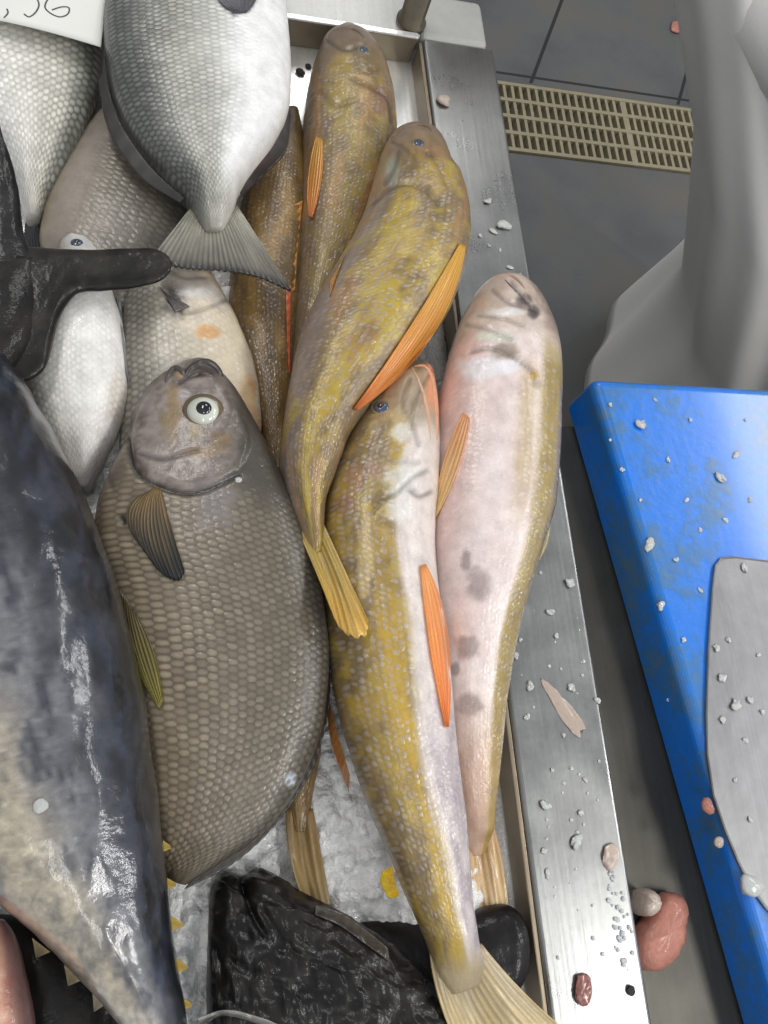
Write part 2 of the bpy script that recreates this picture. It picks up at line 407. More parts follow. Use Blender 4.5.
# ------------------------------------------------------------------ person beyond the board
person = thing('person', (1.02, .86, FZ), 'person in a long white coat standing beyond the blue cutting board', 'person')
def rings(R, n=96, fold=0.0, fk=9, name=''):
    V = []; F = []; R = np.array(R, float)
    K = 60; u = np.linspace(0, len(R) - 1, K); Ri = np.stack([np.interp(u, range(len(R)), R[:, j]) for j in range(R.shape[1])], 1)
    for j, (cx, cy, z, a, b, ang) in enumerate(Ri):
        for k in range(n):
            th = 2 * math.pi * k / n
            f = 1 + fold * (j / K - .2) * (math.sin(fk * th + 2 * math.sin(j * .09)) * .6 + math.sin((fk * 2.3) * th + j * .13) * .4) * (1 if fold > 0 else 0) if False else 1 + fold * (.35 + .65 * (1 - j / K)) * (math.sin(fk * th + 2.2 * math.sin(j * .11)) * .6 + math.sin(round(fk * 1.7) * th - j * .17) * .4)
            x = a * math.cos(th) * f; y = b * math.sin(th) * f
            V.append((cx + x * math.cos(ang) - y * math.sin(ang), cy + x * math.sin(ang) + y * math.cos(ang), z))
    for j in range(K - 1):
        for k in range(n): F.append((j*n + k, j*n + (k+1) % n, (j+1)*n + (k+1) % n, (j+1)*n + k))
    F.append(tuple(range(n))[::-1]); F.append(tuple(range((K-1)*n, K*n)))
    return V, F
AN = math.radians(62)
PCX, PCY = 1.05, .74
def skin_tree(name, verts, edges, mat, parent, root=0, sub=2):
    me = bpy.data.meshes.new(name); off = wloc(parent)
    me.from_pydata([tuple(Vector(v[:3]) - off) for v in verts], edges, []); me.materials.append(mat)
    o = bpy.data.objects.new(name, me); C.objects.link(o); o.parent = parent
    m = o.modifiers.new('skin', 'SKIN'); m.use_smooth_shade = True
    for i, v in enumerate(verts):
        sv = me.skin_vertices[0].data[i]; sv.radius = (v[3], v[4] if len(v) > 4 else v[3]); sv.use_root = (i == root)
    s = o.modifiers.new('sub', 'SUBSURF'); s.levels = sub; s.render_levels = sub
    return o
ux, uy = math.cos(AN), math.sin(AN)      # shoulder line direction
fx, fy = -math.sin(AN), math.cos(AN)     # facing direction (towards the tray's far end)
def P_(s, f, z, r, r2=None): return (PCX + ux * s + fx * f, PCY + uy * s + fy * f, z, r, r2 or r)
bd = [P_(0, .08, -.22, .12, .10), P_(0, .22, -.08, .12, .10), P_(0, .46, .13, .12, .09), P_(0, .54, .19, .05), P_(0, .64, .26, .075, .085), P_(0, .70, .32, .065, .075)]
be = [(0, 1), (1, 2), (2, 3), (3, 4), (4, 5)]
for sg in (-1, 1):
    n = len(bd)
    bd += [P_(.10*sg, 0.02, -.26, .085), P_(.11*sg, .01, -.45, .06), P_(.11*sg, -.01, -.74, .042), P_(.11*sg, .08, -.80, .035)]
    be += [(0, n), (n, n+1), (n+1, n+2), (n+2, n+3)]
    m = len(bd)
    bd += [P_(.17*sg, .45, .12, .05), P_(.25*sg, .20, .06, .042), P_(.235*sg, .05, -.13, .032), P_(.23*sg, .0, -.17, .026)]
    be += [(2, m), (m, m+1), (m+1, m+2), (m+2, m+3)]
    pl = len(bd) - 1
    for kf, (ds, ln) in enumerate(((-.03, .07), (-.012, .08), (.008, .078), (.026, .062))):
        q = len(bd); bd += [P_(.232*sg, ds*.8 - .01, -.205, .0095), P_(.23*sg, ds - .012, -.205 - ln*.6, .0085), P_(.222*sg, ds - .01, -.205 - ln, .0075)]
        be += [(pl, q), (q, q+1), (q+1, q+2)]
    q = len(bd); bd += [P_(.225*sg, .03, -.19, .011), P_(.218*sg, .045, -.215, .0095)]; be += [(pl, q), (q, q+1)]
pbody = skin_tree('body', bd, be, M_skinp, person)
# clothes
def K_(f, z, a, b): return (PCX + fx*f, PCY + fy*f, z, a, b, AN)
coat_r = [K_(-.03, -.76, .33, .22), K_(0, -.42, .275, .185), K_(.17, -.15, .27, .175), K_(.33, .02, .25, .16), K_(.47, .15, .235, .145), K_(.53, .20, .19, .12), K_(.56, .225, .08, .07)]
V, F = rings(coat_r, 160, .06, 7)
mesh('coat', V, F, M_coat, person)
for sg in (-1, 1):
    cs = [P_(.17*sg, .44, .11, .08), P_(.25*sg, .20, .06, .062), P_(.236*sg, .06, -.12, .046)]
    skin_tree('sleeve', cs, [(0, 1), (1, 2)], M_coat, person)
    tr = [P_(.11*sg, 0, -.50, .09), P_(.11*sg, 0, -.60, .085), P_(.11*sg, -.005, -.70, .08)]
    skin_tree('trouser_leg', tr, [(0, 1), (1, 2)], M_coat, person)
    bt = [P_(.11*sg, -.01, -.58, .065), P_(.11*sg, -.01, -.76, .058), P_(.11*sg, .0, -.82, .045), P_(.10*sg, .08, -.828, .04), P_(.10*sg, .13, -.832, .034)]
    skin_tree('boot', bt, [(0, 1), (1, 2), (2, 3), (3, 4)], M_boot, person)
V, F = lathe([(.02, .25), (.08, .26), (.092, .31), (.088, .37), (.05, .42), (.01, .43)], PCX + fx*.70, PCY + fy*.70)
mesh('hair', V, F, M_hair, person)

# ------------------------------------------------------------------ fish building
def catmull(A, n):
    A = np.asarray(A, float); K = len(A)
    d = np.r_[0, np.cumsum(np.linalg.norm(np.diff((A[:, :2] + A[:, 2:4]) / 2, axis=0), axis=1) + 1e-6)]
    t = np.linspace(0, d[-1], n); out = np.zeros((n, A.shape[1]))
    m = np.zeros_like(A)
    m[1:-1] = (A[2:] - A[:-2]) / (d[2:] - d[:-2])[:, None]; m[0] = (A[1] - A[0]) / (d[1] - d[0]); m[-1] = (A[-1] - A[-2]) / (d[-1] - d[-2])
    i = np.clip(np.searchsorted(d, t, 'right') - 1, 0, K - 2); h = (d[i+1] - d[i]); u = ((t - d[i]) / h)[:, None]; h = h[:, None]
    out = (2*u**3 - 3*u**2 + 1)*A[i] + (u**3 - 2*u**2 + u)*h*m[i] + (-2*u**3 + 3*u**2)*A[i+1] + (u**3 - u**2)*h*m[i+1]
    return out
def pdist(px, py, line):
    best = np.full(np.shape(px), 1e9)
    for (a, b) in zip(line[:-1], line[1:]):
        ax, ay = a; bx, by = b; L = (bx-ax)**2 + (by-ay)**2 + 1e-9
        u = np.clip(((px-ax)*(bx-ax) + (py-ay)*(by-ay)) / L, 0, 1)
        best = np.minimum(best, np.hypot(px - ax - u*(bx-ax), py - ay - u*(by-ay)))
    return best
def inside(px, py, poly):
    r = np.zeros(np.shape(px), bool); n = len(poly)
    for i in range(n):
        x1, y1 = poly[i]; x2, y2 = poly[(i+1) % n]
        c = ((y1 > py) != (y2 > py)) & (px < (x2-x1)*(py-y1)/(y2-y1+1e-12) + x1); r ^= c
    return r
def smoothline(L, n=40):
    A = np.array([(a, b, a, b) for a, b in L], float); return [tuple(q[:2]) for q in catmull(A, n)]
def body(parent, mat, st, z, h, colf, cell=.005, rows=16, N=220, M=80, creases=(), plates=(), name='body', sup=2.3, solid=True, dispf=None, label=None, roll=0.0, vw=0.0):
    st = np.array(st, float); K = len(st)
    z = np.full(K, z) if np.isscalar(z) else np.interp(np.linspace(0, 1, K), np.linspace(0, 1, len(z)), z)
    h = np.full(K, h) if np.isscalar(h) else np.interp(np.linspace(0, 1, K), np.linspace(0, 1, len(h)), h)
    A = catmull(np.c_[st, z, h], N)
    L = at(A[:, 0], A[:, 1], A[:, 4] - roll); R = at(A[:, 2], A[:, 3], A[:, 4] + roll*.2); mid = (L + R) / 2; a = (R - L) / 2
    hh = np.maximum(A[:, 5], .001)
    slen = np.r_[0, np.cumsum(np.linalg.norm(np.diff(mid, axis=0), axis=1))]
    # more vertices on the visible upper half
    Mt = int(M * .68); Mb = M - Mt
    th = np.r_[np.linspace(0, math.pi, Mt, endpoint=False), np.linspace(math.pi, 2*math.pi, Mb, endpoint=False)]
    e = 2.0 / sup
    ct_, sn_ = np.cos(th), np.sin(th)
    cc = np.sign(ct_) * np.abs(ct_)**e; sn = np.sign(sn_) * np.abs(sn_)**e
    P = mid[:, None, :] + a[:, None, :] * cc[None, :, None] + np.array([0, 0, 1.]) * (hh[:, None] * sn[None, :])[..., None]
    al = np.linalg.norm(a, axis=1); an = a / al[:, None]
    Nn = an[:, None, :] * (hh[:, None] * ct_[None, :])[..., None] + np.array([0, 0, 1.]) * (al[:, None] * sn_[None, :])[..., None]
    Nn /= np.linalg.norm(Nn, axis=2)[..., None] + 1e-9
    s = np.repeat(slen[:, None], M, 1); tn = np.repeat(cc[None, :], N, 0); sn2 = np.repeat((slen / slen[-1])[:, None], M, 1)
    top = np.repeat((sn_ >= -1e-6)[None, :], N, 0)
    px, py = proj(P)
    disp = np.zeros((N, M)); dark = np.zeros((N, M))
    sc = np.ones((N, M))
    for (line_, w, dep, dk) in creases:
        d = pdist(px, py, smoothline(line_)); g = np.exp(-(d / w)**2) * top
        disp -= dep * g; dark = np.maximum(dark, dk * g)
    for (poly, w, up) in plates:
        pl = smoothline(list(poly) + [poly[0]], 60); d = pdist(px, py, pl); d = np.where(inside(px, py, pl), d, -d)
        disp += up * ss(-w * .3, w, d) * top
    if dispf is not None: disp += dispf(px, py, sn2, tn) * top
    # tiny organic unevenness
    disp += (fbm(s * 60 + 3, tn * 3 + 9, 3) - .5) * .0012
    P = P + Nn * disp[..., None]
    base, bead, scl = colf(px, py, sn2, tn, s)
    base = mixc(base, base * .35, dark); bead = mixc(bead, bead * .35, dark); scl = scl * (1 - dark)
    V = P.reshape(-1, 3); F = []
    idx = np.arange(N * M).reshape(N, M); q = np.stack([idx[:-1], np.roll(idx[:-1], -1, 1), np.roll(idx[1:], -1, 1), idx[1:]], -1).reshape(-1, 4)
    F = q.tolist()
    V = np.vstack([V, P[0].mean(0), P[-1].mean(0)]); n0 = N * M
    for k in range(M):
        F.append((n0, (k+1) % M, k)); F.append((n0 + 1, (N-1)*M + k, (N-1)*M + (k+1) % M))
    ext = lambda X: np.vstack([X.reshape(-1, X.shape[-1]), X[0].mean(0), X[-1].mean(0)])
    uv = ext(np.stack([s / cell, (tn + vw*tn*tn) * rows / 2 + 50], -1))
    scl = np.clip(np.r_[scl.reshape(-1), 0, 0], 0, 1.5)
    # orientation check
    v0 = V[F[0][1]] - V[F[0][0]]; v1 = V[F[0][3]] - V[F[0][0]]; fn = np.cross(v0, v1)
    if fn @ (Nn[0, 0]) < 0: F = [f[::-1] for f in F]
    o = mesh(name, V, F, mat, parent, cols={'Col': lin(ext(base)), 'Col2': lin(ext(bead))}, uv=uv, attrs={'scl': scl}, solid=solid)
    if label: o['label'] = label
    return o
def fin(parent, name, root, tip, z, off=.0012, nray=14, croot=(200, 150, 50), ctip=(220, 140, 60), thick=.0012, drape=True, nv=14, scal=.03, curl=0, label=None, mat=None, ray=.0005, smooth=6, fold=0, edge=None, mid=None):
    root = np.array(root, float); tip = np.array(tip, float)
    nu = max(24, nray * 5)
    def rs(A, n):
        d = np.r_[0, np.cumsum(np.linalg.norm(np.diff(A[:, :2], axis=0), axis=1))]
        B = catmull(np.c_[A[:, :2], A[:, :2]], 60)[:, :2] if len(A) > 2 else A[:, :2]
        d = np.r_[0, np.cumsum(np.linalg.norm(np.diff(B, axis=0), axis=1))]; u = np.linspace(0, d[-1], n)
        return np.stack([np.interp(u, d, B[:, 0]), np.interp(u, d, B[:, 1])], 1)
    Rr = rs(root, nu); Tt = rs(tip, nu)
    u = np.linspace(0, 1, nu)[:, None]; v = np.linspace(0, 1, nv)[None, :]
    sca = 1 - scal * (np.abs(np.sin(math.pi * nray * u)) < .5) * (.5 + .5 * vn(u * 40, u * 0 + 3))
    vv = v * sca
    Q = Rr[:, None, :] * (1 - vv[..., None]) + Tt[:, None, :] * vv[..., None]
    zr, zt = (z if isinstance(z, (tuple, list)) else (z, z))
    if mid is not None:
        Mm = rs(np.array(mid, float), nu); b_ = vv[..., None]
        Q = Rr[:, None]*(1-b_)*(1-2*b_) + Mm[:, None]*4*b_*(1-b_) + Tt[:, None]*b_*(2*b_-1)
    Z = zr * (1 - v) + zt * v + 0 * u
    if drape:
        ZZ = np.array(Z); 
        for i in range(nu):
            for j in range(nv):
                hres = hit(Q[i, j, 0], Q[i, j, 1])
                if hres is not None and hres[0][2] > Z[i, j] - .05: ZZ[i, j] = max(hres[0][2] + off, -.03)
        Z = ZZ
        for _ in range(smooth):
            Zp = np.pad(Z, 1, 'edge'); S = (Zp[:-2, 1:-1] + Zp[2:, 1:-1] + Zp[1:-1, :-2] + Zp[1:-1, 2:]) / 4
            Z = np.maximum(S, Z - .0004)
    rr = np.cos(2 * math.pi * nray * u) * ray * (.4 + .6 * v) + 0 * v
    Z2 = Z + rr + curl * v**2 + fold * np.sin(u * 9 + v * 2)
    P = at(Q[..., 0], Q[..., 1], Z2)
    cr, ctp = np.array(croot, float), np.array(ctip, float)
    w = np.clip(v + (fbm(u * 12, v * 3) - .5) * .5, 0, 1)
    col = mixc(cr, ctp, w + 0 * u)
    col *= (1 + .10 * np.cos(2 * math.pi * nray * u) * (.2 + .9*vn(u * 30, v * 4)))[..., None] * (0.86 + .3 * fbm(u * 20, v * 6, 3))[..., None]
    if edge is not None: col = mixc(col, np.array(edge, float), ss(.86, 1, v) + 0 * u)
    n = nu * nv; V = np.vstack([P.reshape(-1, 3), P.reshape(-1, 3) - np.array([0, 0, thick])])
    idx = np.arange(n).reshape(nu, nv)
    q = np.stack([idx[:-1, :-1], idx[1:, :-1], idx[1:, 1:], idx[:-1, 1:]], -1).reshape(-1, 4)
    v0 = V[q[0][1]] - V[q[0][0]]; v1 = V[q[0][3]] - V[q[0][0]]
    if np.cross(v0, v1)[2] < 0: q = q[:, ::-1]
    F = q.tolist() + (q[:, ::-1] + n).tolist()
    ring = idx[:, 0].tolist() + idx[-1, 1:].tolist() + idx[-2::-1, -1].tolist() + idx[0, -2:0:-1].tolist()
    for a_, b_ in zip(ring, ring[1:] + ring[:1]): F.append((a_, b_, b_ + n, a_ + n))
    cc = np.vstack([col.reshape(-1, 3)] * 2)
    o = mesh(name, V, F, mat or M_fin, parent, cols={'Col': lin(np.clip(cc, 0, 255))})
    if label: o['label'] = label
    return o
def dome(name, c, nrm_, r, hgt, mat, parent, rim=False, n=28, label=None, asp=1.0, ang=0):
    nv_ = Vector(nrm_).normalized(); up = Vector((0, 1, 0)); tx = nv_.cross(up).normalized(); ty = nv_.cross(tx)
    V = []; F = []; prof = [(math.cos(a), math.sin(a)) for a in np.linspace(-.5, math.pi/2 * .97, 9)]
    for (cr, cz) in prof:
        for k in range(n):
            a = 2*math.pi*k/n; x, y = r*cr*math.cos(a), r*asp*cr*math.sin(a)
            x, y = x*math.cos(ang) - y*math.sin(ang), x*math.sin(ang) + y*math.cos(ang)
            V.append(tuple(Vector(c) + tx*x + ty*y + nv_*(hgt*cz)))
    m = len(prof)
    for i in range(m-1):
        for k in range(n): F.append((i*n+k, i*n+(k+1) % n, (i+1)*n+(k+1) % n, (i+1)*n+k))
    F.append(tuple(range(n))[::-1]); F.append(tuple(range((m-1)*n, m*n)))
    F = [f[::-1] for f in F] if np.cross(np.array(V[1])-np.array(V[0]), np.array(V[n])-np.array(V[0])) @ (np.array(V[0])-np.array(c)) < 0 else F
    o = mesh(name, V, F, mat, parent)
    if label: o['label'] = label
    return o
def eye(parent, px, py, rpx, mat_i, pup=.5, sunk=.3, dx=0, dy=0, rise=.45, ringm=None):
    hh_ = hit(px, py)
    if hh_ is None: return
    p, _, nn = hh_
    if nn[2] < 0: nn = -nn
    nn = nrm(nn + np.array([0, 0, .8])); r = rpx * .62 / FPX * 1.0
    if ringm: dome('eye_socket', p - nn * r * .12, nn, r * 1.32, r * .28, ringm, parent)
    e_ = dome('eye', p - nn * r * .05, nn, r, r * rise, mat_i, parent)
    c = p + nn * r * (rise * .55) + np.array([dx, -dy, 0]) * r
    dome('pupil', c, nn, r * pup, r * .30, M_pupil, e_)
    return e_
def lip(parent, pts, rpx, mat, label=None):
    pts = smoothline(pts, 40); V = []; F = []; m = 10; P = []
    for q in pts:
        h_ = hit(*q)
        P.append(h_[0][2] if h_ is not None else np.nan)
    z = np.array(P); ok = ~np.isnan(z); z = np.interp(np.arange(len(z)), np.where(ok)[0], z[ok]) if ok.any() else z*0 + .04
    z = np.convolve(np.pad(z, 3, 'edge'), np.ones(7)/7, 'valid'); P = at([q[0] for q in pts], [q[1] for q in pts], z - rpx*.0003)
    r0 = rpx * .00066
    for i, p in enumerate(P):
        d = nrm(P[min(i+1, len(P)-1)] - P[max(i-1, 0)]); sd = nrm(np.cross(d, [0, 0, 1.])); up_ = np.cross(sd, d); r = r0 * (.25 + .75*math.sin(math.pi*(i+.5)/len(P))**.6)
        for k in range(m):
            a = 2*math.pi*k/m; V.append(p + sd*r*math.cos(a) + up_*r*math.sin(a))
    for i in range(len(P)-1):
        for k in range(m): F.append((i*m+k, i*m+(k+1) % m, (i+1)*m+(k+1) % m, (i+1)*m+k))
    F.append(tuple(range(m))); F.append(tuple(range((len(P)-1)*m, len(P)*m))[::-1])
    o = mesh('lip', V, F, mat, parent)
    if label: o['label'] = label
    return o
# ---- colour functions
def blot(px, py, x, y, rx, ry=None, k=1.0):
    ry = ry or rx
    d = np.hypot((px-x)/rx, (py-y)/ry) + (fbm(px*.12, py*.12, 3) - .5) * .7
    return k * (1 - ss(.5, 1.1, d))

# ------------------------------------------------------------------ ice bed
gx = np.linspace(-.30, RX0 - .006, 380); gy = np.linspace(-.26, .46, 480)
GX, GY = np.meshgrid(gx, gy)
def worley(x, y, k):
    X_, Y_ = x*k, y*k; xi, yi = np.floor(X_).astype(int), np.floor(Y_).astype(int); f1 = np.full(x.shape, 9.); hv = np.zeros(x.shape)
    for a in (-1, 0, 1):
        for b in (-1, 0, 1):
            ox = _tab[(xi+a) & 255, (yi+b) & 255]; oy = _tab[(yi+b+77) & 255, (xi+a+31) & 255]; d_ = np.hypot(xi+a+ox - X_, yi+b+oy - Y_)
            m_ = d_ < f1; f1 = np.where(m_, d_, f1); hv = np.where(m_, ox, hv)
    return np.clip(1 - f1**2 * 1.1, 0, 1), hv
w1, h1_ = worley(GX + (fbm(GX*90, GY*90) - .5)*.008, GY, 95); w2, h2_ = worley(GX, GY + (fbm(GX*120, GY*120) - .5)*.006, 210)
GZ = -.015 + .012*np.exp(-((GX - .185)/.05)**2 - ((GY + .02)/.09)**2) + .012*np.exp(-((GX - .02)/.04)**2 - ((GY + .09)/.08)**2) + (fbm(GX*18, GY*18, 2) - .5) * .014 + w1*(.004 + .006*h1_) + w2*.0022
edge_ = np.minimum.reduce([ss(0, .02, GX + .30), ss(0, .05, RX0 - .006 - GX), ss(0, .03, .46 - GY), ss(0, .02, GY + .26)])
GZ = TZ + .0005 + (GZ - TZ) * edge_; GZ = np.maximum(GZ, TZ + .0005)
n = GX.size; V = np.vstack([np.stack([GX, GY, GZ], -1).reshape(-1, 3)])
idx = np.arange(n).reshape(GX.shape); F = np.stack([idx[:-1, :-1], idx[:-1, 1:], idx[1:, 1:], idx[1:, :-1]], -1).reshape(-1, 4).tolist()
t = NT('crushed_ice'); oc = t.obj(); n1 = t.noise(120, 5, oc, .6)
t.set(Base_Color=t.ramp(n1, [(.3, (232, 233, 231)), (.7, (253, 253, 253))]), Roughness=.25, Coat_Weight=.5, Coat_Roughness=.1, Subsurface_Weight=.35, Subsurface_Radius=(.01, .01, .01))
t.b.inputs['Subsurface Scale'].default_value = .3
t.l(t.bump(t.math('ADD', n1, t.noise(320, 4, oc)), .8, .004), t.b.inputs['Normal'])
o = mesh('crushed_ice', V, F, t.m, loc=(-.04, .1, TZ))
props(o, 'bed of greyish crushed ice lying in the tray under the fish', 'ice', kind='stuff')

# ------------------------------------------------------------------ yellow fish colouring
def goby_col(mode):
    def f(px, py, sn, tn, s):
        n1 = fbm(s*45 + 3*mode, tn*3 + 7, 4); n2 = fbm(s*120 + mode, tn*7, 3); n3 = fbm(s*18 + 5*mode, tn*5 + 2, 3)
        olive = mixc(c3(122, 102, 62), c3(166, 138, 62), ss(.35, .65, n1)); olive = mixc(olive, c3(176, 150, 48) + 0*olive, ss(.5, .68, n2) * .6); olive = mixc(olive, c3(134, 114, 100) + 0*olive, ss(.5, .7, n3) * .45); lil = mixc(c3(150, 136, 130), c3(176, 164, 158), n2)
        brown = mixc(c3(104, 86, 62), c3(128, 110, 88), n2); pale = mixc(c3(206, 194, 188), c3(224, 214, 208), n2)
        scl = ss(.12, .22, sn) * (1 - ss(.88, .96, sn)) * np.ones_like(tn)
        if mode == 1:      # front one: olive left flank, pale lilac belly right
            e_ = tn + (n3 - .5) * .5
            base = mixc(olive, pale, ss(-.15, .25, e_)); bead = mixc(lil + 8, pale + 8, ss(-.1, .3, e_))
            yb = ss(.2, .05, np.abs(e_ + .18)) * ss(.35, .5, sn); base = mixc(base, c3(196, 160, 44) + 0*base, yb * .75)
            base = mixc(base, mixc(c3(196, 186, 184), c3(168, 156, 160), ss(.4, .6, n1)), ss(.15, .4, e_) * ss(.5, .75, sn))
            head = 1 - ss(.10, .2, sn)
            hc = mixc(c3(122, 104, 76), c3(176, 160, 140), n1); hc = mixc(hc, c3(222, 150, 112) + 0*hc, ss(.25, .6, tn) * (1 - ss(.10, .15, sn)))
            base = mixc(base, hc, head); bead = mixc(bead, hc, head)
            for (x, y, r, k) in ((400, 432, 13, .8), (375, 428, 8, .3), (402, 478, 22, .75), (398, 508, 16, .7)):
                b_ = blot(px, py, x, y, r, r, k); base = mixc(base, c3(222, 220, 216) + 0*base, b_); bead = mixc(bead, c3(228, 226, 222) + 0*base, b_)
            w = ss(.1, .5, tn) * ss(.4, .7, n2) * ss(.4, .6, n3) * ss(.3, .6, sn); base = mixc(base, c3(148, 134, 146) + 0*base, w * .6)
            for (x, y, r) in ((355, 478, 14), (345, 505, 12), (372, 470, 10)):
                base = mixc(base, c3(156, 112, 84) + 0*base, blot(px, py, x, y, r, r, .6))
            st_ = blot(px, py, 365, 560, 9, 60, .8); base = mixc(base, c3(200, 176, 120) + 0*base, st_)
            scl = scl * (1 - .55 * ss(0, .3, e_)); base = mixc(base, c3(158, 142, 112) + 0*base, ss(.93, .985, sn))
        elif mode == 2:    # right one: pale pink belly, olive back at right
            e_ = tn + (n3 - .5) * .35
            pk = mixc(c3(214, 192, 188), c3(232, 222, 218), n1)
            base = mixc(pk, c3(210, 176, 168) + 0*pk, ss(-.3, -.9, tn) * (1 - ss(.45, .6, sn)) * .8)
            thr = .38 + .0 * sn; thr = thr - .15 * ss(.55, .8, sn)
            back = ss(thr - .12, thr + .12, e_) * ss(.13, .25, sn); ol = mixc(c3(142, 122, 66), c3(166, 144, 78), n1); ol = mixc(ol, brown, ss(.75, .95, tn))
            base = mixc(base, ol, back); bead = mixc(c3(232, 224, 220) + 0*base, lil, back)
            tan_ = ss(.5, .0, np.abs(e_ - .15) * 2) * ss(.2, .28, sn) * (1 - ss(.4, .55, sn)); base = mixc(base, c3(186, 164, 128) + 0*base, tan_ * .8)
            for (x, y, rx, ry) in ((478, 585, 15, 20), (468, 648, 15, 15), (470, 705, 15, 14), (466, 560, 6, 12), (455, 670, 6, 8)):
                b_ = blot(px, py, x, y, rx, ry, .85); b_ = b_*.8; base = mixc(base, c3(138, 122, 120) + 0*base, b_); bead = mixc(bead, c3(150, 136, 134) + 0*base, b_)
            lo = ss(.72, .9, sn); base = mixc(base, mixc(c3(196, 156, 128), c3(170, 140, 80), ss(-.2, .5, tn)), lo * .7)
            head = 1 - ss(.14, .2, sn)
            hc = mixc(c3(180, 156, 140), c3(214, 202, 192), n1)
            hc = mixc(hc, c3(112, 96, 88) + 0*hc, ss(.35, .8, tn + (n2-.5)*.4) * .8); hc = mixc(hc, c3(196, 140, 122) + 0*hc, (1 - ss(.0, .035, sn)) * .8)
            base = mixc(base, hc, head); bead = mixc(bead, hc, head)
            for (x, y, rx, ry, c_) in ((508, 312, 20, 6, (226, 224, 220)), (495, 336, 24, 7, (206, 208, 190)), (480, 300, 12, 12, (190, 168, 148)), (505, 352, 14, 12, (150, 134, 118)),
                                       (525, 300, 10, 8, (84, 74, 74)), (534, 312, 8, 8, (70, 62, 64)), (480, 368, 30, 14, (226, 224, 226)), (506, 366, 14, 9, (232, 230, 234)), (534, 375, 5, 5, (206, 168, 60))):
                b_ = blot(px, py, x, y, rx, ry, .85); base = mixc(base, np.array(c_, float) + 0*base, b_); bead = mixc(bead, np.array(c_, float) + 0*base, b_)
            scl = scl * (.35 + .65 * back)
        elif mode == 3:    # upper right: olive yellow with lilac left edge and orange brown patches
            base = mixc(olive, brown, ss(.3, .9, np.abs(tn) + (n3-.5)*.5)); base = mixc(base, c3(150, 134, 128) + 0*base, ss(-.45, -.85, tn) * .7)
            base = mixc(base, c3(178, 128, 62) + 0*base, ss(.55, .7, n3) * .5); base = mixc(base, c3(178, 156, 52) + 0*base, ss(.55, .75, n1) * .7)
            bead = mixc(lil - 4, brown + 30, ss(.4, .9, tn))
            head = 1 - ss(.08, .2, sn); hc = mixc(c3(112, 94, 74), c3(150, 124, 100), n1); hc = mixc(hc, c3(150, 110, 92) + 0*hc, blot(px, py, 420, 165, 30, 20, .7))
            base = mixc(base, hc, head); bead = mixc(bead, hc, head)
            b_ = blot(px, py, 392, 170, 10, 18, .7); base = mixc(base, c3(158, 164, 146) + 0*base, b_)
        elif mode == 4:
            base = mixc(mixc(c3(118, 100, 62), c3(150, 128, 60), ss(.35, .65, n1)), brown, ss(.35, .9, np.abs(tn) + (n3-.5)*.5)); bead = lil - 18
            base = mixc(base, c3(164, 118, 60) + 0*base, ss(.52, .7, n3) * .6); base = mixc(base, c3(160, 142, 60) + 0*base, ss(.55, .75, n2) * .5 * ss(-.3, .2, tn))
            head = 1 - ss(.1, .2, sn); hc = mixc(c3(96, 80, 62), c3(132, 112, 92), n1); base = mixc(base, hc, head); bead = mixc(bead, hc, head)
            b_ = blot(px, py, 382, 100, 13, 22, .6); base = mixc(base, c3(126, 88, 78) + 0*base, b_)
        else:              # lower brown one
            base = mixc(c3(104, 82, 48), c3(142, 112, 56), ss(.3, .7, n1)); bead = mixc(c3(132, 112, 88), c3(150, 130, 108), n2)
            base = mixc(base, c3(92, 76, 58) + 0*base, ss(.45, .7, n3) * .6)
        return base, bead, scl * .72
    return f
G_YEL = 'yellow-brown whole fish in the tray'
def fish_thing(name, px, py, z, label, cat='fish', group=None):
    p = at(px, py, z); return thing(name, (p[0], p[1], z), label, cat, group)

# lowest brown fish (between silver fish and olive fish)
f5 = fish_thing('yellow_fish', 265, 280, -.02, 'darkest brown fish wedged between the silver tail and the row of olive fish', group=G_YEL)
body(f5, M_goby, [(285,112,298,112),(262,148,306,150),(245,190,308,200),(235,240,306,250),(228,300,300,300),(235,350,296,350),(248,400,292,400),(262,450,288,450),(268,500,286,500)],
     [-.012, -.008, -.008, -.01], [.008, .022, .024, .022, .010], goby_col(5), .0046, 16, 160, 60)
f6 = fish_thing('yellow_fish', 300, 800, -.03, 'narrow yellow-brown fish tail poking out from under the big dark fish onto the ice', group=G_YEL)
body(f6, M_goby, [(250,560,262,560),(238,585,286,585),(236,620,305,620),(244,660,322,660),(262,700,326,700),(285,735,322,738),(287,765,318,766),(285,790,313,790),(289,812,310,812),(296,832,305,832)],
     [-.010, -.004, .006], [.006, .016, .018, .014, .011, .008, .003], goby_col(5), .0046, 12, 160, 60)
fin(f6, 'tail_fin', [(286,808),(300,812),(313,808)], [(307,908),(319,914),(331,906)], (.006,.006), nray=4, croot=(136,108,66), ctip=(150,130,88), drape=False, fold=.002, nv=24, mid=[(290,858),(308,862),(322,856)])

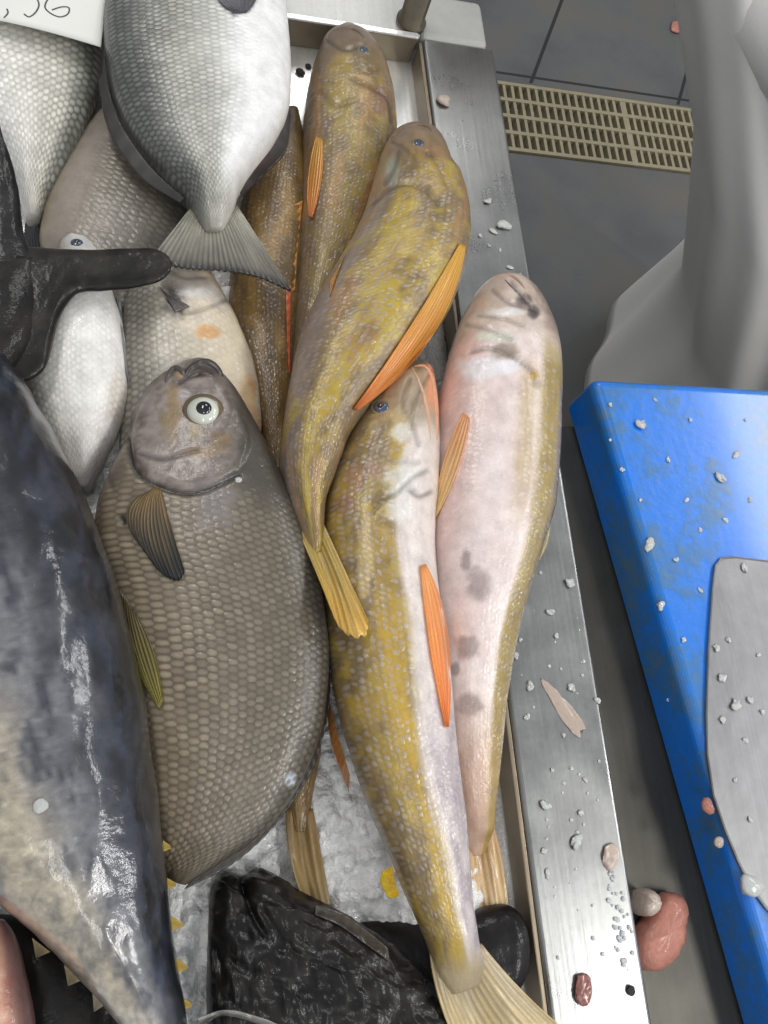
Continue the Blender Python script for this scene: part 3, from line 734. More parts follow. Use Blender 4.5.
# olive fish at the tray's far end
f4 = fish_thing('yellow_fish', 345, 200, -.02, 'olive-brown fish lying furthest up the tray, its snout nearest the end wall', group=G_YEL)
body(f4, M_goby, [(338,29,354,29),(325,38,369,40),(317,55,381,58),(310,78,389,82),(305,108,394,112),(303,145,395,150),(303,190,386,195),(300,240,368,240),(297,285,350,285),(293,330,335,330),(289,375,320,375),(288,410,310,410)],
     [.002, .006, .006, .002, -.008], [.008, .022, .032, .034, .03, .022, .012], goby_col(4), .0046, 18, 220, 80,
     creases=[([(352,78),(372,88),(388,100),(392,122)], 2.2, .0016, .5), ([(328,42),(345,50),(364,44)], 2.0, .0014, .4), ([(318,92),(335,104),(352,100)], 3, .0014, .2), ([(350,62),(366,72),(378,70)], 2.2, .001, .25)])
lip(f4, [(326,40),(334,31),(346,28),(358,32),(366,41)], 3.0, plain('brown_lip', (104, 86, 66), .4, 0, .5, 200, .2))
eye(f4, 364, 50, 6.5, M_cloud, .0001 + .45, ringm=M_ring)
fin(f4, 'pectoral_fin', [(316,136),(323,140)], [(309,216),(312,218)], .03, nray=5, mid=[(308,178),(321,182)], croot=(200,150,70), ctip=(206,120,50), off=.002, label='orange fin')
fin(f4, 'dorsal_fin', [(303,200),(298,245),(295,290)], [(294,205),(290,250),(290,292)], (.01,.012), nray=10, croot=(190,130,60), ctip=(214,150,80), drape=False, label='orange fin edge')
fin(f5, 'dorsal_fin', [(291,285),(290,330),(290,372)], [(286,290),(287,330),(289,374)], (.018,.022), nray=8, croot=(205,105,60), ctip=(220,110,80), off=.002, label='red-orange fin edge')

# right pinkish fish, head over the rail
f2 = fish_thing('yellow_fish', 495, 560, -.03, 'pale pink-bellied fish at the right, its head resting over the steel rail', group=G_YEL)
body(f2, M_goby, [(498,277,512,277),(486,283,524,284),(472,299,538,300),(462,318,546,318),(454,340,554,342),(445,375,558,380),(438,410,557,418),(434,460,555,466),(431,510,550,515),(432,560,536,560),(436,610,521,610),(440,660,511,655),(443,700,504,700),(447,750,499,750),(455,800,494,800),(461,828,492,828),(465,842,489,840),(471,856,484,855)],
     [.036, .042, .045, .04, .03, .015, .0, -.012], [.006, .024, .034, .038, .038, .034, .028, .022, .014, .004], goby_col(2), .0046, 18, 280, 90,
     creases=[([(470,352),(490,348),(512,356),(532,372),(536,385)], 2.2, .0020, .35), ([(466,325),(490,330),(512,340)], 2.0, .0014, .3), ([(492,290),(508,302),(530,308)], 2.0, .0016, .4),
              ([(478,316),(500,318),(524,326)], 1.6, .001, .3), ([(512,282),(522,296),(536,312)], 2, .0016, .5)])
lip(f2, [(490,282),(499,277),(509,276),(518,281),(526,291)], 2.8, plain('pinkish_lip', (178, 146, 126), .35, 0, .5, 200, .2))
lip(f2, [(505,280),(513,289),(524,299),(534,312)], 2.2, plain('dark_jaw', (104, 86, 82), .35, 0, .5, 200, .2), 'dark jaw edge')
fin(f2, 'pelvic_fin', [(463,412),(470,418)], [(431,520),(433,522)], .05, nray=4, mid=[(444,460),(456,474)], croot=(214,150,104), ctip=(226,196,130), off=.0025, thick=.0025, label='pale orange fin')
fin(f2, 'pectoral_fin', [(550,492),(548,515),(540,540)], [(552,505),(547,545),(527,580)], (.03,.012), nray=8, croot=(130,112,70), ctip=(186,170,120), drape=False)
fin(f2, 'tail_fin', [(461,824),(477,830),(493,822)], [(472,912),(490,914),(509,908)], (-.007,-.012), nray=7, croot=(176,138,92), ctip=(206,180,136), drape=False, nv=20, fold=.002, mid=[(463,872),(480,876),(503,864)])
fin(f2, 'anal_fin', [(455,770),(460,800),(463,830)], [(449,772),(455,806),(461,836)], (-.002,-.004), nray=6, croot=(214,130,70), ctip=(222,150,90), drape=False)

# front fish with the long pale flank
f1 = fish_thing('yellow_fish', 400, 650, -.01, 'long fish with olive flank and lilac-white belly, blue eye and orange lips facing up', group=G_YEL)
body(f1, M_goby, [(411,364,424,364),(398,372,431,371),(384,384,434,386),(362,410,437,415),(345,440,438,448),(330,475,436,490),(322,520,432,530),(323,560,433,572),(327,620,441,628),(331,665,447,676),(338,705,451,718),(352,755,456,764),(372,812,463,816),(392,858,467,860),(411,905,470,900),(426,940,475,928),(431,956,479,945),(438,975,484,962),(452,994,480,984)],
     [.034, .038, .04, .042, .042, .040, .038, .036], [.006, .022, .032, .037, .038, .036, .03, .022, .014, .004], goby_col(1), .0046, 18, 300, 100,
     creases=[([(428,470),(412,478),(398,492),(384,498),(372,512)], 2.4, .0018, .35), ([(432,372),(424,384),(416,400),(412,420),(418,445)], 2.0, .0012, .35), ([(410,378),(404,400),(410,420)], 1.6, .001, .3),
              ([(432,492),(420,496),(410,490)], 2.4, .0016, .45), ([(380,455),(398,462),(418,462)], 2.5, .0012, .2)])
lip(f1, [(414,367),(423,366),(430,374),(434,392),(436,416),(436,440)], 3.6, plain('orange_lip', (212, 152, 118), .35, 0, .5, 200, .2), 'orange-pink lip')
lip(f1, [(412,368),(418,380),(424,398),(428,420),(430,440)], 2.6, plain('pale_jaw', (204, 164, 138), .35, 0, .5, 200, .2), 'pale jaw edge')
eye(f1, 381, 407, 8.5, M_cloud, .5, ringm=M_ring)
fin(f1, 'pelvic_fin', [(421,566),(426,564)], [(446,726),(449,727)], .055, nray=5, mid=[(430,646),(448,632)], croot=(226,150,80), ctip=(222,118,48), off=.0025, thick=.003, scal=0, label='bright orange fin')
fin(f1, 'dorsal_fin', [(329,700),(338,735),(350,775)], [(326,702),(332,745),(349,792)], (.035,.02), nray=10, croot=(196,134,66), ctip=(206,130,70), drape=False)
fin(f1, 'adipose_fin', [(392,866),(395,880),(399,896)], [(382,872),(381,884),(390,899)], (.03,.024), nray=1, ray=0, croot=(226,176,30), ctip=(236,200,40), drape=False, label='small yellow fin')
fin(f1, 'anal_fin', [(459,800),(464,835),(467,870)], [(463,800),(468,836),(468,872)], (.034,.034), nray=6, croot=(222,170,140), ctip=(214,130,90), drape=False)
fin(f1, 'tail_fin', [(430,950),(455,960),(482,944)], [(462,1055),(515,1062),(566,1030)], (.036,.034), nray=14, croot=(160,144,112), ctip=(170,146,88), drape=False, nv=24, mid=[(440,1002),(478,1018),(522,990)], thick=.003, fold=.0018)

# upper right fish, on top
f3 = fish_thing('yellow_fish', 400, 270, .01, 'olive fish on top with a long orange fin, bending down left across its neighbours', group=G_YEL)
body(f3, M_goby, [(407,126,424,127),(394,134,436,137),(383,150,443,150),(374,178,450,172),(366,205,459,188),(354,235,466,216),(338,262,467,245),(320,292,460,280),(304,325,443,322),(294,360,410,362),(288,395,378,398),(283,430,350,435),(281,465,336,472),(287,500,325,500),(296,528,323,522),(304,542,323,537),(311,556,322,552)],
     [.036, .044, .048, .05, .05, .052, .05, .06], [.006, .024, .036, .042, .044, .042, .034, .028, .018, .004], goby_col(3), .0046, 18, 280, 100,
     creases=[([(372,204),(384,192),(402,184),(424,188),(440,204)], 2.8, .0022, .35), ([(398,152),(394,168),(384,184)], 2.6, .0018, .35), ([(392,142),(404,148),(414,158)], 2.0, .0012, .3), ([(426,152),(438,166),(446,184)], 2.2, .0012, .25)])
LIPB = plain('brown_lip', (112, 92, 70), .4, 0, .5, 200, .2); LIPO = plain('orange_lip', (206, 150, 116), .35, 0, .5, 200, .2); LIPP = plain('pinkish_lip', (178, 146, 126), .35, 0, .5, 200, .2)
lip(f3, [(392,138),(402,129),(415,125),(428,128),(438,137)], 3.2, LIPB)
eye(f3, 419, 143, 6.5, M_cloud, .45, ringm=M_ring)
fin(f3, 'pectoral_fin', [(460,243),(466,246)], [(354,408),(357,410)], .06, nray=9, croot=(200,154,56), ctip=(212,124,60), off=.0025, nv=44, thick=.002, scal=0, mid=[(408,330),(431,338)], label='long orange-yellow fin')
fin(f3, 'pelvic_fin', [(345,255),(338,272)], [(330,282),(330,296)], .045, nray=5, croot=(176,140,60), ctip=(200,140,70), off=.002)
fin(f3, 'tail_fin', [(297,528),(310,532),(324,524)], [(330,606),(340,628),(354,638),(366,636),(369,622)], (.059,.086), nray=7, croot=(156,136,72), ctip=(198,156,66), drape=False, thick=.002, fold=.0015, nv=24, mid=[(318,576),(330,582),(345,570)])

# ------------------------------------------------------------------ breams
def bream_col(c0, c1, b0, b1, edge=None, axis=None, scl0=.05, scl1=.18, extra=None, k=1.0):
    """c0/c1: skin left -> right, b0/b1: scale bead left -> right"""
    c0, c1, b0, b1 = [np.array(q, float) for q in (c0, c1, b0, b1)]
    def f(px, py, sn, tn, s):
        n1 = fbm(s*30, tn*3 + 3, 4); w = ss(-.9, .9, tn + (n1-.5)*.5)
        base = mixc(c0, c1, w) * (.88 + .24 * n1)[..., None]; bead = mixc(b0, b1, w)
        scl = ss(scl0, scl1, sn) * k * (1 - ss(.97, 1, sn))
        if extra: base, bead, scl = extra(px, py, sn, tn, s, base, bead, scl, n1)
        return base, bead, scl
    return f
G_BR = 'grey scaled sea fish in the tray'
# B4 grey behind
def ex4(px, py, sn, tn, s, base, bead, scl, n1):
    base = mixc(base, c3(172, 152, 96) + 0*base, ss(-.72, -.95, tn) * .8); base = mixc(base, c3(158, 148, 140) + 0*base, ss(-.3, -.7, tn) * .7)
    return base, bead, scl * ss(-.75, -.2, tn)
b4 = fish_thing('bream', 110, 190, -.02, 'dull grey fish half hidden between the two silver fish, only its scaled flank showing', group=G_BR)
body(b4, M_bream, [(122,88,150,92),(104,108,180,135),(84,130,200,178),(66,155,206,225),(52,182,200,262),(43,210,184,290),(40,240,160,305),(46,266,130,318),(60,290,96,322)],
     [-.0, .004, .0], [.008, .024, .026, .024, .010], bream_col((132,122,108), (78,74,66), (168,160,144), (100,96,88), extra=ex4), .0052, 17, 170, 80)
# B3 far left silver
def ex3(px, py, sn, tn, s, base, bead, scl, n1):
    dk = ss(.55, 1, tn + (n1-.5)*.3); base = mixc(base, c3(78, 82, 78) + 0*base, dk*.8); bead = mixc(bead, c3(130, 134, 126) + 0*base, dk*.7)
    return base, bead, scl
b3 = fish_thing('bream', 50, 80, -.01, 'bright silver fish at the far left with bold scale rows, tucked under the price card', group=G_BR)
body(b3, M_bream, [(-50,-170,10,-175),(-80,-110,70,-115),(-90,-50,98,-55),(-80,10,106,5),(-66,55,104,52),(-42,92,99,94),(-18,130,84,132),(5,165,66,168),(18,195,48,198),(26,222,40,222)],
     [.014, .016, .016, .01], [.008, .028, .032, .028, .010], bream_col((216,214,208), (150,148,138), (238,238,234), (214,210,196), extra=ex3, k=1.2), .0066, 22, 200, 90)
fin(b3, 'tail_fin', [(26,218),(33,222),(41,218)], [(20,262),(34,256),(62,268)], (.006,-.004), nray=10, croot=(70,72,74), ctip=(60,62,64), drape=False)
# B6 pale
def ex6(px, py, sn, tn, s, base, bead, scl, n1):
    for (x, y, rx, ry, c_, k_) in ((208,332,16,9,(206,158,104),.9),(248,392,9,20,(198,146,92),.9),(252,425,8,20,(196,140,92),.8),(176,298,14,22,(92,86,86),.8),(200,292,26,8,(226,222,220),.8),(190,280,22,14,(178,170,164),.7),
                                  (222,300,12,12,(206,198,190),.6),(246,415,12,40,(222,196,160),.7),(238,350,20,50,(226,212,184),.6)):
        b_ = blot(px, py, x, y, rx, ry, k_); base = mixc(base, np.array(c_, float) + 0*base, b_); bead = mixc(bead, np.array(c_, float) + 0*base, b_); scl = scl * (1 - b_ * .6)
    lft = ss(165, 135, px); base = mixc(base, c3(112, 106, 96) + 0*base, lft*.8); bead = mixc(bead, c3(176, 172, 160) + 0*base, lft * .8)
    return base, bead, scl
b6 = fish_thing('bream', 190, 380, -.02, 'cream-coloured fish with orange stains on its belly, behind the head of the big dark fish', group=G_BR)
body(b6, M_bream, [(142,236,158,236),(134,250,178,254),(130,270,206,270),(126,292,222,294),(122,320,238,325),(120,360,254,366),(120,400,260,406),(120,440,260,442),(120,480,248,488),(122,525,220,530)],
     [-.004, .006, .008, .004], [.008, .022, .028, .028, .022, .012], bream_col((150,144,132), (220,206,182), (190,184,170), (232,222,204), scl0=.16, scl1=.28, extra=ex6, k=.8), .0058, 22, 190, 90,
     creases=[([(168,300),(186,312),(210,306),(226,300)], 2.2, .0016, .3), ([(160,262),(180,275),(205,276)], 2.5, .0014, .2), ([(164,286),(176,296),(184,318)], 2.5, .001, .4)])
fin(b6, 'pectoral_fin', [(160,286),(164,292)], [(176,312),(190,306)], .03, nray=7, croot=(96,90,90), ctip=(112,106,104), off=.0015, label='small grey fin')
# B5 white
def ex5(px, py, sn, tn, s, base, bead, scl, n1):
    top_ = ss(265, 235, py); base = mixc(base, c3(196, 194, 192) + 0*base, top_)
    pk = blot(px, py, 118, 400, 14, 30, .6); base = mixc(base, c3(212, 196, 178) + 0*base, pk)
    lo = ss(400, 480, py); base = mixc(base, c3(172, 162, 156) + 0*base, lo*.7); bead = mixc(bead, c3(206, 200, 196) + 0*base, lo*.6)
    return base, bead, scl
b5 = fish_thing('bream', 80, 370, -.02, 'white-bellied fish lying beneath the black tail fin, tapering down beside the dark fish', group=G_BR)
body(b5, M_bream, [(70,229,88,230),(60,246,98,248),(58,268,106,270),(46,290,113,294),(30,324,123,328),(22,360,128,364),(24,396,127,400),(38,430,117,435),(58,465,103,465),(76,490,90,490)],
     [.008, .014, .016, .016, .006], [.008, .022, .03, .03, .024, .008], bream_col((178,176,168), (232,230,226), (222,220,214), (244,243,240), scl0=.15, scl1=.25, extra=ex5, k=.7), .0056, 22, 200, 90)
fin(b5, 'pectoral_fin', [(117,296),(121,300)], [(126,372),(130,388)], .02, nray=5, croot=(120,124,124), ctip=(150,150,148), off=.0015, label='narrow grey fin')
eye(b5, 77, 243, 6.5, M_cloud, .5)
# B2 big silver, tail towards the camera
def ex2(px, py, sn, tn, s, base, bead, scl, n1):
    # dark back along the left, silver-white belly right
    bk = ss(-.25, -.9, tn + (n1-.5)*.25); base = mixc(base, c3(58, 60, 60) + 0*base, bk*.85); bead = mixc(bead, c3(104, 106, 102) + 0*base, bk*.8)
    wt = ss(.1, .6, tn + (n1-.5)*.2) * (1 - ss(.9, .98, sn)); base = mixc(base, c3(232, 232, 232) + 0*base, wt); bead = mixc(bead, c3(240, 240, 240) + 0*base, wt)
    b_ = blot(px, py, 236, 4, 18, 14, .9); base = mixc(base, c3(84, 84, 88) + 0*base, b_)
    pe = ss(.93, 1, sn); base = mixc(base, c3(158, 154, 140) + 0*base, pe * .6)
    return base, bead, scl * (1 - .75 * ss(.4, .8, tn))
b2 = fish_thing('bream', 205, 60, .01, 'large silver fish hanging tail down over the others, white belly and dark grey back', group=G_BR)
body(b2, M_bream, [(186,-200,214,-200),(160,-170,240,-170),(135,-120,262,-120),(114,-60,278,-60),(104,0,285,0),(103,40,289,40),(108,82,291,82),(120,118,287,115),(137,148,272,145),(160,176,252,172),(181,194,240,191),(191,208,236,204),(197,220,231,217),(206,233,223,231)],
     [.045, .05, .052, .05, .046], [.008, .028, .034, .034, .032, .024, .003], bream_col((112,112,104), (206,206,202), (176,174,164), (236,236,232), scl0=.16, scl1=.24, extra=ex2), .0046, 24, 240, 100, vw=-.1,
     creases=[([(104,60),(112,105),(132,142),(160,172)], 5, .002, .15)])
fin(b2, 'dorsal_fin', [(104,70),(118,118),(150,166),(184,198)], [(98,80),(108,128),(140,176),(180,203)], (.05,.046), nray=7, croot=(58,56,54), ctip=(44,40,36), drape=False, ray=.0003, thick=.002, label='dark folded fin')
fin(b2, 'anal_fin', [(289,102),(278,138),(256,168),(240,190)], [(291,116),(286,150),(262,176),(242,196)], (.048,.036), nray=8, ray=.0003, croot=(62,66,72), ctip=(34,38,46), drape=False, thick=.002, label='dark fin')
fin(b2, 'pectoral_fin', [(222,-44),(242,-44)], [(236,12),(246,12)], .09, nray=8, mid=[(214,-10),(258,-12)], croot=(86,86,90), ctip=(72,72,78), off=.002)
fin(b2, 'tail_fin', [(191,207),(204,213),(214,215),(225,213),(237,205)], [(149,260),(186,268),(219,270),(256,276),(292,291)], (.046,.050), nray=24, croot=(150,146,132), ctip=(86,82,74), drape=False, thick=.002, edge=(40,40,40), fold=.0015, ray=.0006)

# B1 the big dark bream in front
def ex1(px, py, sn, tn, s, base, bead, scl, n1):
    hd = inside(px, py, smoothline([(176,360),(150,385),(134,410),(127,440),(135,470),(160,486),(190,492),(215,485),(240,474),(262,455),(275,420),(240,380),(205,355),(176,360)], 80))
    h_ = np.where(hd & (px < 236), 1., 0.); nape = ss(508, 455, py - (px-236)*.35 + (n1-.5)*40) * ss(222, 240, px); h_ = np.maximum(h_, nape)
    n2 = fbm(px*.09, py*.09, 4)
    nf = fbm(px*.3, py*.3, 3); hc = mixc(c3(104, 94, 88), c3(158, 146, 140), ss(.25, .75, n2*.6 + nf*.4)); hc = mixc(hc, c3(70, 65, 58) + 0*hc, ss(215, 250, px + (n2-.5)*40))
    for (x, y, rx, ry, c_, k_) in ((174,412,8,36,(150,122,72),.6),(196,432,10,12,(146,122,70),.5),(205,452,24,9,(146,116,72),.5),(166,425,6,24,(142,118,74),.5),(160,462,24,10,(132,122,118),.5),(222,440,14,10,(124,98,58),.6),(184,396,8,6,(176,172,178),.5),(150,400,10,20,(150,140,136),.6),
                                  (200,372,24,8,(58,52,50),.8),(170,372,10,8,(78,70,66),.6),(180,376,6,5,(172,140,100),.9),(160,440,16,16,(142,132,128),.5)):
        hc = mixc(hc, np.array(c_, float) + 0*hc, blot(px, py, x, y, rx, ry, k_))
    base = mixc(base, hc, h_); bead = mixc(bead, hc, h_); scl = scl * (1 - h_)
    # throat / breast plain
    br = ss(500, 470, py) * ss(140, 110, px); base = mixc(base, c3(126, 116, 106) + 0*base, br*.7); scl = scl * (1 - br)
    gr = blot(px, py, 215, 505, 26, 30, .7); base = mixc(base, c3(124, 118, 122) + 0*base, gr); scl = scl * (1 - gr*.6)
    bk = ss(.62, .96, tn); base = mixc(base, c3(58, 54, 48) + 0*base, bk*.7); bead = mixc(bead, c3(98, 94, 86) + 0*base, bk*.8)
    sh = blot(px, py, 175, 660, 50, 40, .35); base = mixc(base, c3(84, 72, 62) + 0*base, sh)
    tl = ss(.90, .99, sn) ; base = mixc(base, c3(72, 64, 48) + 0*base, tl*.5)
    b_ = blot(px, py, 291, 780, 7, 8, 1.); base = mixc(base, c3(178, 186, 200) + 0*base, b_)
    return base, bead, scl
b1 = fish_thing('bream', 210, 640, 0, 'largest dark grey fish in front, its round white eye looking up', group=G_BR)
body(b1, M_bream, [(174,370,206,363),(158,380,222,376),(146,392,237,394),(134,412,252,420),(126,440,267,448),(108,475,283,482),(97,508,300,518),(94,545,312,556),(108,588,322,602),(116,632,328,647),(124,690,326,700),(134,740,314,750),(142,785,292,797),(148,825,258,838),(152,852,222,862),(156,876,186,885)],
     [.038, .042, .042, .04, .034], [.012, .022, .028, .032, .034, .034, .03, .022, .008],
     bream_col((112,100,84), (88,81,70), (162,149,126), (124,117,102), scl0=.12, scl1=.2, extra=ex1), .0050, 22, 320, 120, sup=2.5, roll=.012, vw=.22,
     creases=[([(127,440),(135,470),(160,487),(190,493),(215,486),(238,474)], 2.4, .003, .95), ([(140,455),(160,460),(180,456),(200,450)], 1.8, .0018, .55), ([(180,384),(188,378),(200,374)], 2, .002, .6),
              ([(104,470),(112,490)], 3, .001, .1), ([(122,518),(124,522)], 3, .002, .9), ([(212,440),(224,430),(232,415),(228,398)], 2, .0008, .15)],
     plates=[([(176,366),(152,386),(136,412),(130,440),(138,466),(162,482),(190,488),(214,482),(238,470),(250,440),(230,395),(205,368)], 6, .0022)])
lip(b1, [(166,384),(170,374),(176,369),(182,372),(185,380)], 4.5, plain('dark_lip', (84, 76, 72), .45, 0, .4))
lip(b1, [(184,380),(190,371),(199,365),(208,364),(217,370),(222,378)], 6, plain('dark_upper_lip', (58, 53, 50), .45, 0, .4), 'darker upper lip')
lip(b1, [(190,378),(200,374),(212,376)], 3.2, plain('brown_snout_fold', (88, 74, 62), .45, 0, .4), 'brown fold behind the lip')
eye(b1, 203, 411, 15.5, M_iris, .52, dx=.06, dy=.0, rise=.5, ringm=plain('brown_eye_ring', (98, 84, 62), .35, 0, .6, 300, .2))
fin(b1, 'pectoral_fin', [(148,492),(154,487),(161,488)], [(146,552),(160,572),(178,581),(185,572)], .07, nray=13, nv=22, mid=[(126,514),(146,530),(172,530)], croot=(128,104,62), ctip=(44,46,50), off=.0035, thick=.0015, ray=.001, label='dark fan-shaped fin')
fin(b1, 'pelvic_fin', [(120,590),(128,600),(134,612)], [(155,704),(160,710),(163,702)], .06, nv=22, mid=[(126,640),(140,652),(153,650)], nray=8, croot=(84,72,46), ctip=(132,124,58), off=.003, label='yellow-green fin')
fin(b1, 'dorsal_fin', [(322,640),(318,700),(300,756),(268,806),(228,842),(206,858)], [(330,646),(329,708),(312,770),(278,822),(236,862),(184,890)], (.045,.036), nray=26, croot=(84,74,52), ctip=(52,50,48), drape=False, thick=.0022, label='dark fin along the back')

# ------------------------------------------------------------------ dark tuna tail, upper left
def dark_col(a=(44,44,46), b=(70,68,66), brown=.0):
    a, b = np.array(a, float), np.array(b, float)
    def f(px, py, sn, tn, s):
        n1 = fbm(px*.03 + 4, py*.03, 5); n2 = fbm(px*.12, py*.12, 3); base = mixc(a, b, ss(.3, .7, n1*.6 + n2*.4)); return base, base * 1.3, 0 * tn
    return f
tt = fish_thing('tuna_tail', 20, 290, .03, 'forked black tail of a large fish at the left edge, above the white-bellied fish', 'fish')
body(tt, M_black, [(-130,520,-60,540),(-110,440,-20,450),(-80,370,12,385),(-62,320,34,350),(-50,285,42,300),(-40,262,40,262)],
     [.04, .055, .058], [.03, .028, .018, .008], dark_col((16,16,17), (38,34,30)), N=90, M=50)
body(tt, M_black, [(-30,246,-30,390),(10,246,10,382),(28,247,30,380),(42,248,46,366),(56,249,60,318),(72,250,76,294),(100,250,100,291),(130,249,132,288),(152,249,152,284),(166,254,164,278),(172,262,170,272)],
     [.058, .058, .056, .058], [.009, .007, .005, .003], dark_col((18,17,16), (44,40,34)), N=120, M=50, name='tail_lobe', sup=2.2)
body(tt, M_black, [(-50,300,30,296),(-44,262,32,262),(-36,225,24,232),(-28,195,20,200),(-20,165,14,168),(-12,140,6,144),(-4,124,0,126)],
     [.058, .06, .062], [.009, .007, .003], dark_col((18,18,19), (40,40,40)), N=90, M=50, name='tail_lobe')

# ------------------------------------------------------------------ black fish and added cavity lump at the bottom
k2 = fish_thing('black_body', 440, 950, -.03, 'smooth black fish lump against the tray wall, beneath the pale fish tail', 'fish')
body(k2, M_black, [(350,925,356,948),(372,920,375,970),(400,920,402,1000),(430,922,436,1012),(456,916,462,1016),(478,908,482,1010),(496,904,500,1004),(510,906,512,994),(520,916,522,980),(526,934,527,962)],
     [-.012, -.010, -.010], [.008, .014, .018, .019, .019, .008], dark_col((14,12,14), (28,25,27)), N=140, M=70)
k1 = fish_thing('black_body', 290, 970, -.03, 'wide wet black fish with wrinkled skin lying on the ice at the bottom', 'fish')
def dk1(px, py, sn, tn): return (fbm(px*.035 + py*.05, (py - px*.45)*.09, 3) - .5) * .008
body(k1, M_black, [(209,900,207,975),(214,884,208,1040),(226,872,218,1090),(242,876,236,1120),(258,868,262,1140),(276,874,290,1150),(300,890,318,1155),(330,905,346,1160),(365,926,376,1160),(398,952,400,1160),(430,982,430,1160),(458,1012,455,1160),(484,1046,480,1150),(500,1080,498,1130)],
     [.006, .010, .014, .012], [.014, .026, .03, .03, .026, .012], dark_col((16,15,15), (36,32,30)), N=220, M=110, dispf=dk1,
     creases=[([(243,868),(244,886),(250,905),(262,930),(282,950)], 3.5, .004, .6), ([(232,962),(258,978),(292,990),(330,992)], 3.5, .003, .4), ([(262,912),(290,948),(330,966),(370,980)], 4, .003, .35),
              ([(222,1000),(260,1004),(300,998)], 3.5, .0026, .4), ([(214,940),(224,980)], 5, .002, .2)])
fin(k1, 'fin_edge', [(200,1026),(225,1016),(258,1024),(285,1034)], [(198,1018),(226,1010),(262,1018),(290,1030)], (.036,.038), nray=3, croot=(60,58,56), ctip=(150,150,146), off=.003, label='light rimmed fin edge')
fin(k1, 'back_fin', [(315,915),(340,926),(365,944),(390,962)], [(316,905),(342,914),(366,930),(388,948)], (.036,.038), nray=8, croot=(52,48,46), ctip=(84,78,70), off=.002)
k3 = fish_thing('black_body', 60, 990, -.03, 'dark lump added in the black cavity under the belly of the big blue-black fish', 'fish')  # black body added as the dark backdrop of the cavity under the tuna
body(k3, M_black, [(-60,930,-60,1100),(-20,915,-20,1120),(20,915,20,1130),(60,922,60,1130),(95,935,92,1120),(112,965,110,1090),(120,1000,118,1040)], -.008, [.01, .022, .024, .018, .008], dark_col((14,13,13), (34,30,27)), N=90, M=50)

# ------------------------------------------------------------------ tuna
def tcol(px, py, sn, tn, s):
    n1 = fbm(px*.025, py*.02, 5); n2 = fbm(px*.07 + 9, py*.03, 4); n3 = fbm(px*.2, py*.2, 3)
    # stripes/position across: back (right) deep blue-black, flank grey mottled, belly beige
    base = mixc(c3(112, 113, 118), c3(22, 25, 32), ss(.30, .80, tn + (n1-.5)*.5 + .35*ss(.5, .25, sn)))
    base = mixc(base, c3(44, 54, 72) + 0*base, ss(.35, .6, n2) * ss(.5, .7, tn) * (1 - ss(.82, .92, tn)) * .8)
    lowf = ss(.40, .62, sn); pale = mixc(c3(96, 96, 102), c3(170, 164, 158), ss(.35, .65, n1*.5 + n2*.5))
    base = mixc(base, pale, ss(.25, -.25, tn + (n2-.5)*.6) * (.45 + .4*lowf))
    bw = ss(.48, .62, sn) * ss(.35, -.15, tn + (n1-.5)*.3); beige = mixc(c3(168, 156, 134), c3(208, 198, 174), n2); base = mixc(base, beige, bw * .85)
    und = ss(-.45, -.9, tn) * ss(.6, .7, sn); base = mixc(base, c3(112, 102, 92) + 0*base, und * .7)
    base = mixc(base, c3(52, 54, 64) + 0*base, ss(.5, .72, n2) * .75 * (1 - bw*.5))
    # thin dark lateral line
    d = pdist(px, py, smoothline([(10,600),(28,660),(42,720),(58,770),(80,810)])); base = mixc(base, c3(44, 44, 50) + 0*base, np.exp(-(d/1.3)**2) * .7)
    tl = ss(.86, .97, sn); base = mixc(base, mixc(c3(196, 190, 184), c3(60, 60, 64), ss(.2, .5, tn)), tl * .8)
    return base * (.8 + .4*n3)[..., None], base, 0 * tn
tu = fish_thing('tuna', -20, 640, -.02, 'big blue-black fish filling the lower left, narrowing to the bottom, with a shiny wet back', 'fish')
def dtu(px, py, sn, tn): return (fbm(px*.05, py*.02, 2) - .5) * .0022 + np.exp(-((tn - .12)/.05)**2) * .001 * ss(.75, .9, sn)
body(tu, M_tuna, [(-120,290,-60,285),(-170,330,-15,330),(-195,380,20,378),(-205,440,56,438),(-205,510,92,515),(-190,590,119,590),(-155,680,142,682),(-115,765,154,762),(-64,838,162,830),(-10,892,168,885),(44,940,174,935),(84,982,181,980),(116,1020,187,1020),(138,1060,192,1060),(152,1090,196,1090)],
     [.05, .06, .06, .058, .055], [.03, .06, .066, .066, .062, .05, .03, .014], tcol, N=300, M=120, sup=2.15, dispf=dtu)
fin(tu, 'tail_fin', [(150,1080),(174,1094),(198,1082)], [(60,1170),(180,1120),(290,1160)], (.055,.055), nray=18, croot=(50,50,54), ctip=(40,40,44), drape=False, thick=.003)
fl = [((32,938),(50,952),(36,958),(58,962)), ((64,965),(82,980),(68,986),(88,990)), ((92,990),(106,1004),(94,1012),(112,1010)),
      ((160,838),(163,852),(171,846),(167,853)), ((164,876),(168,890),(176,883),(172,891)), ((169,914),(173,930),(184,924),(179,933)), ((176,958),(179,972),(188,966),(184,975)), ((181,996),(184,1010),(192,1004),(188,1013))]
for (a, b, c_, d_) in fl:
    d_ = (c_[0] + (b[0]-c_[0])*.12 + 1, c_[1] + (b[1]-c_[1])*.3 + 1)
    fin(tu, 'finlet', [a, b], [c_, d_], (.052,.045), nray=1, ray=0, croot=(176,150,70) if a[0] > 130 else (150,136,100), ctip=(150,126,60) if a[0] > 130 else (96,86,66), drape=False, scal=0, thick=.0015, label='small yellow finlet')
fin(tu, 'pelvic_fin', [(-12,898),(8,910)], [(12,906),(26,916)], (.07,.06), nray=5, croot=(180,176,170), ctip=(196,196,196), drape=False)

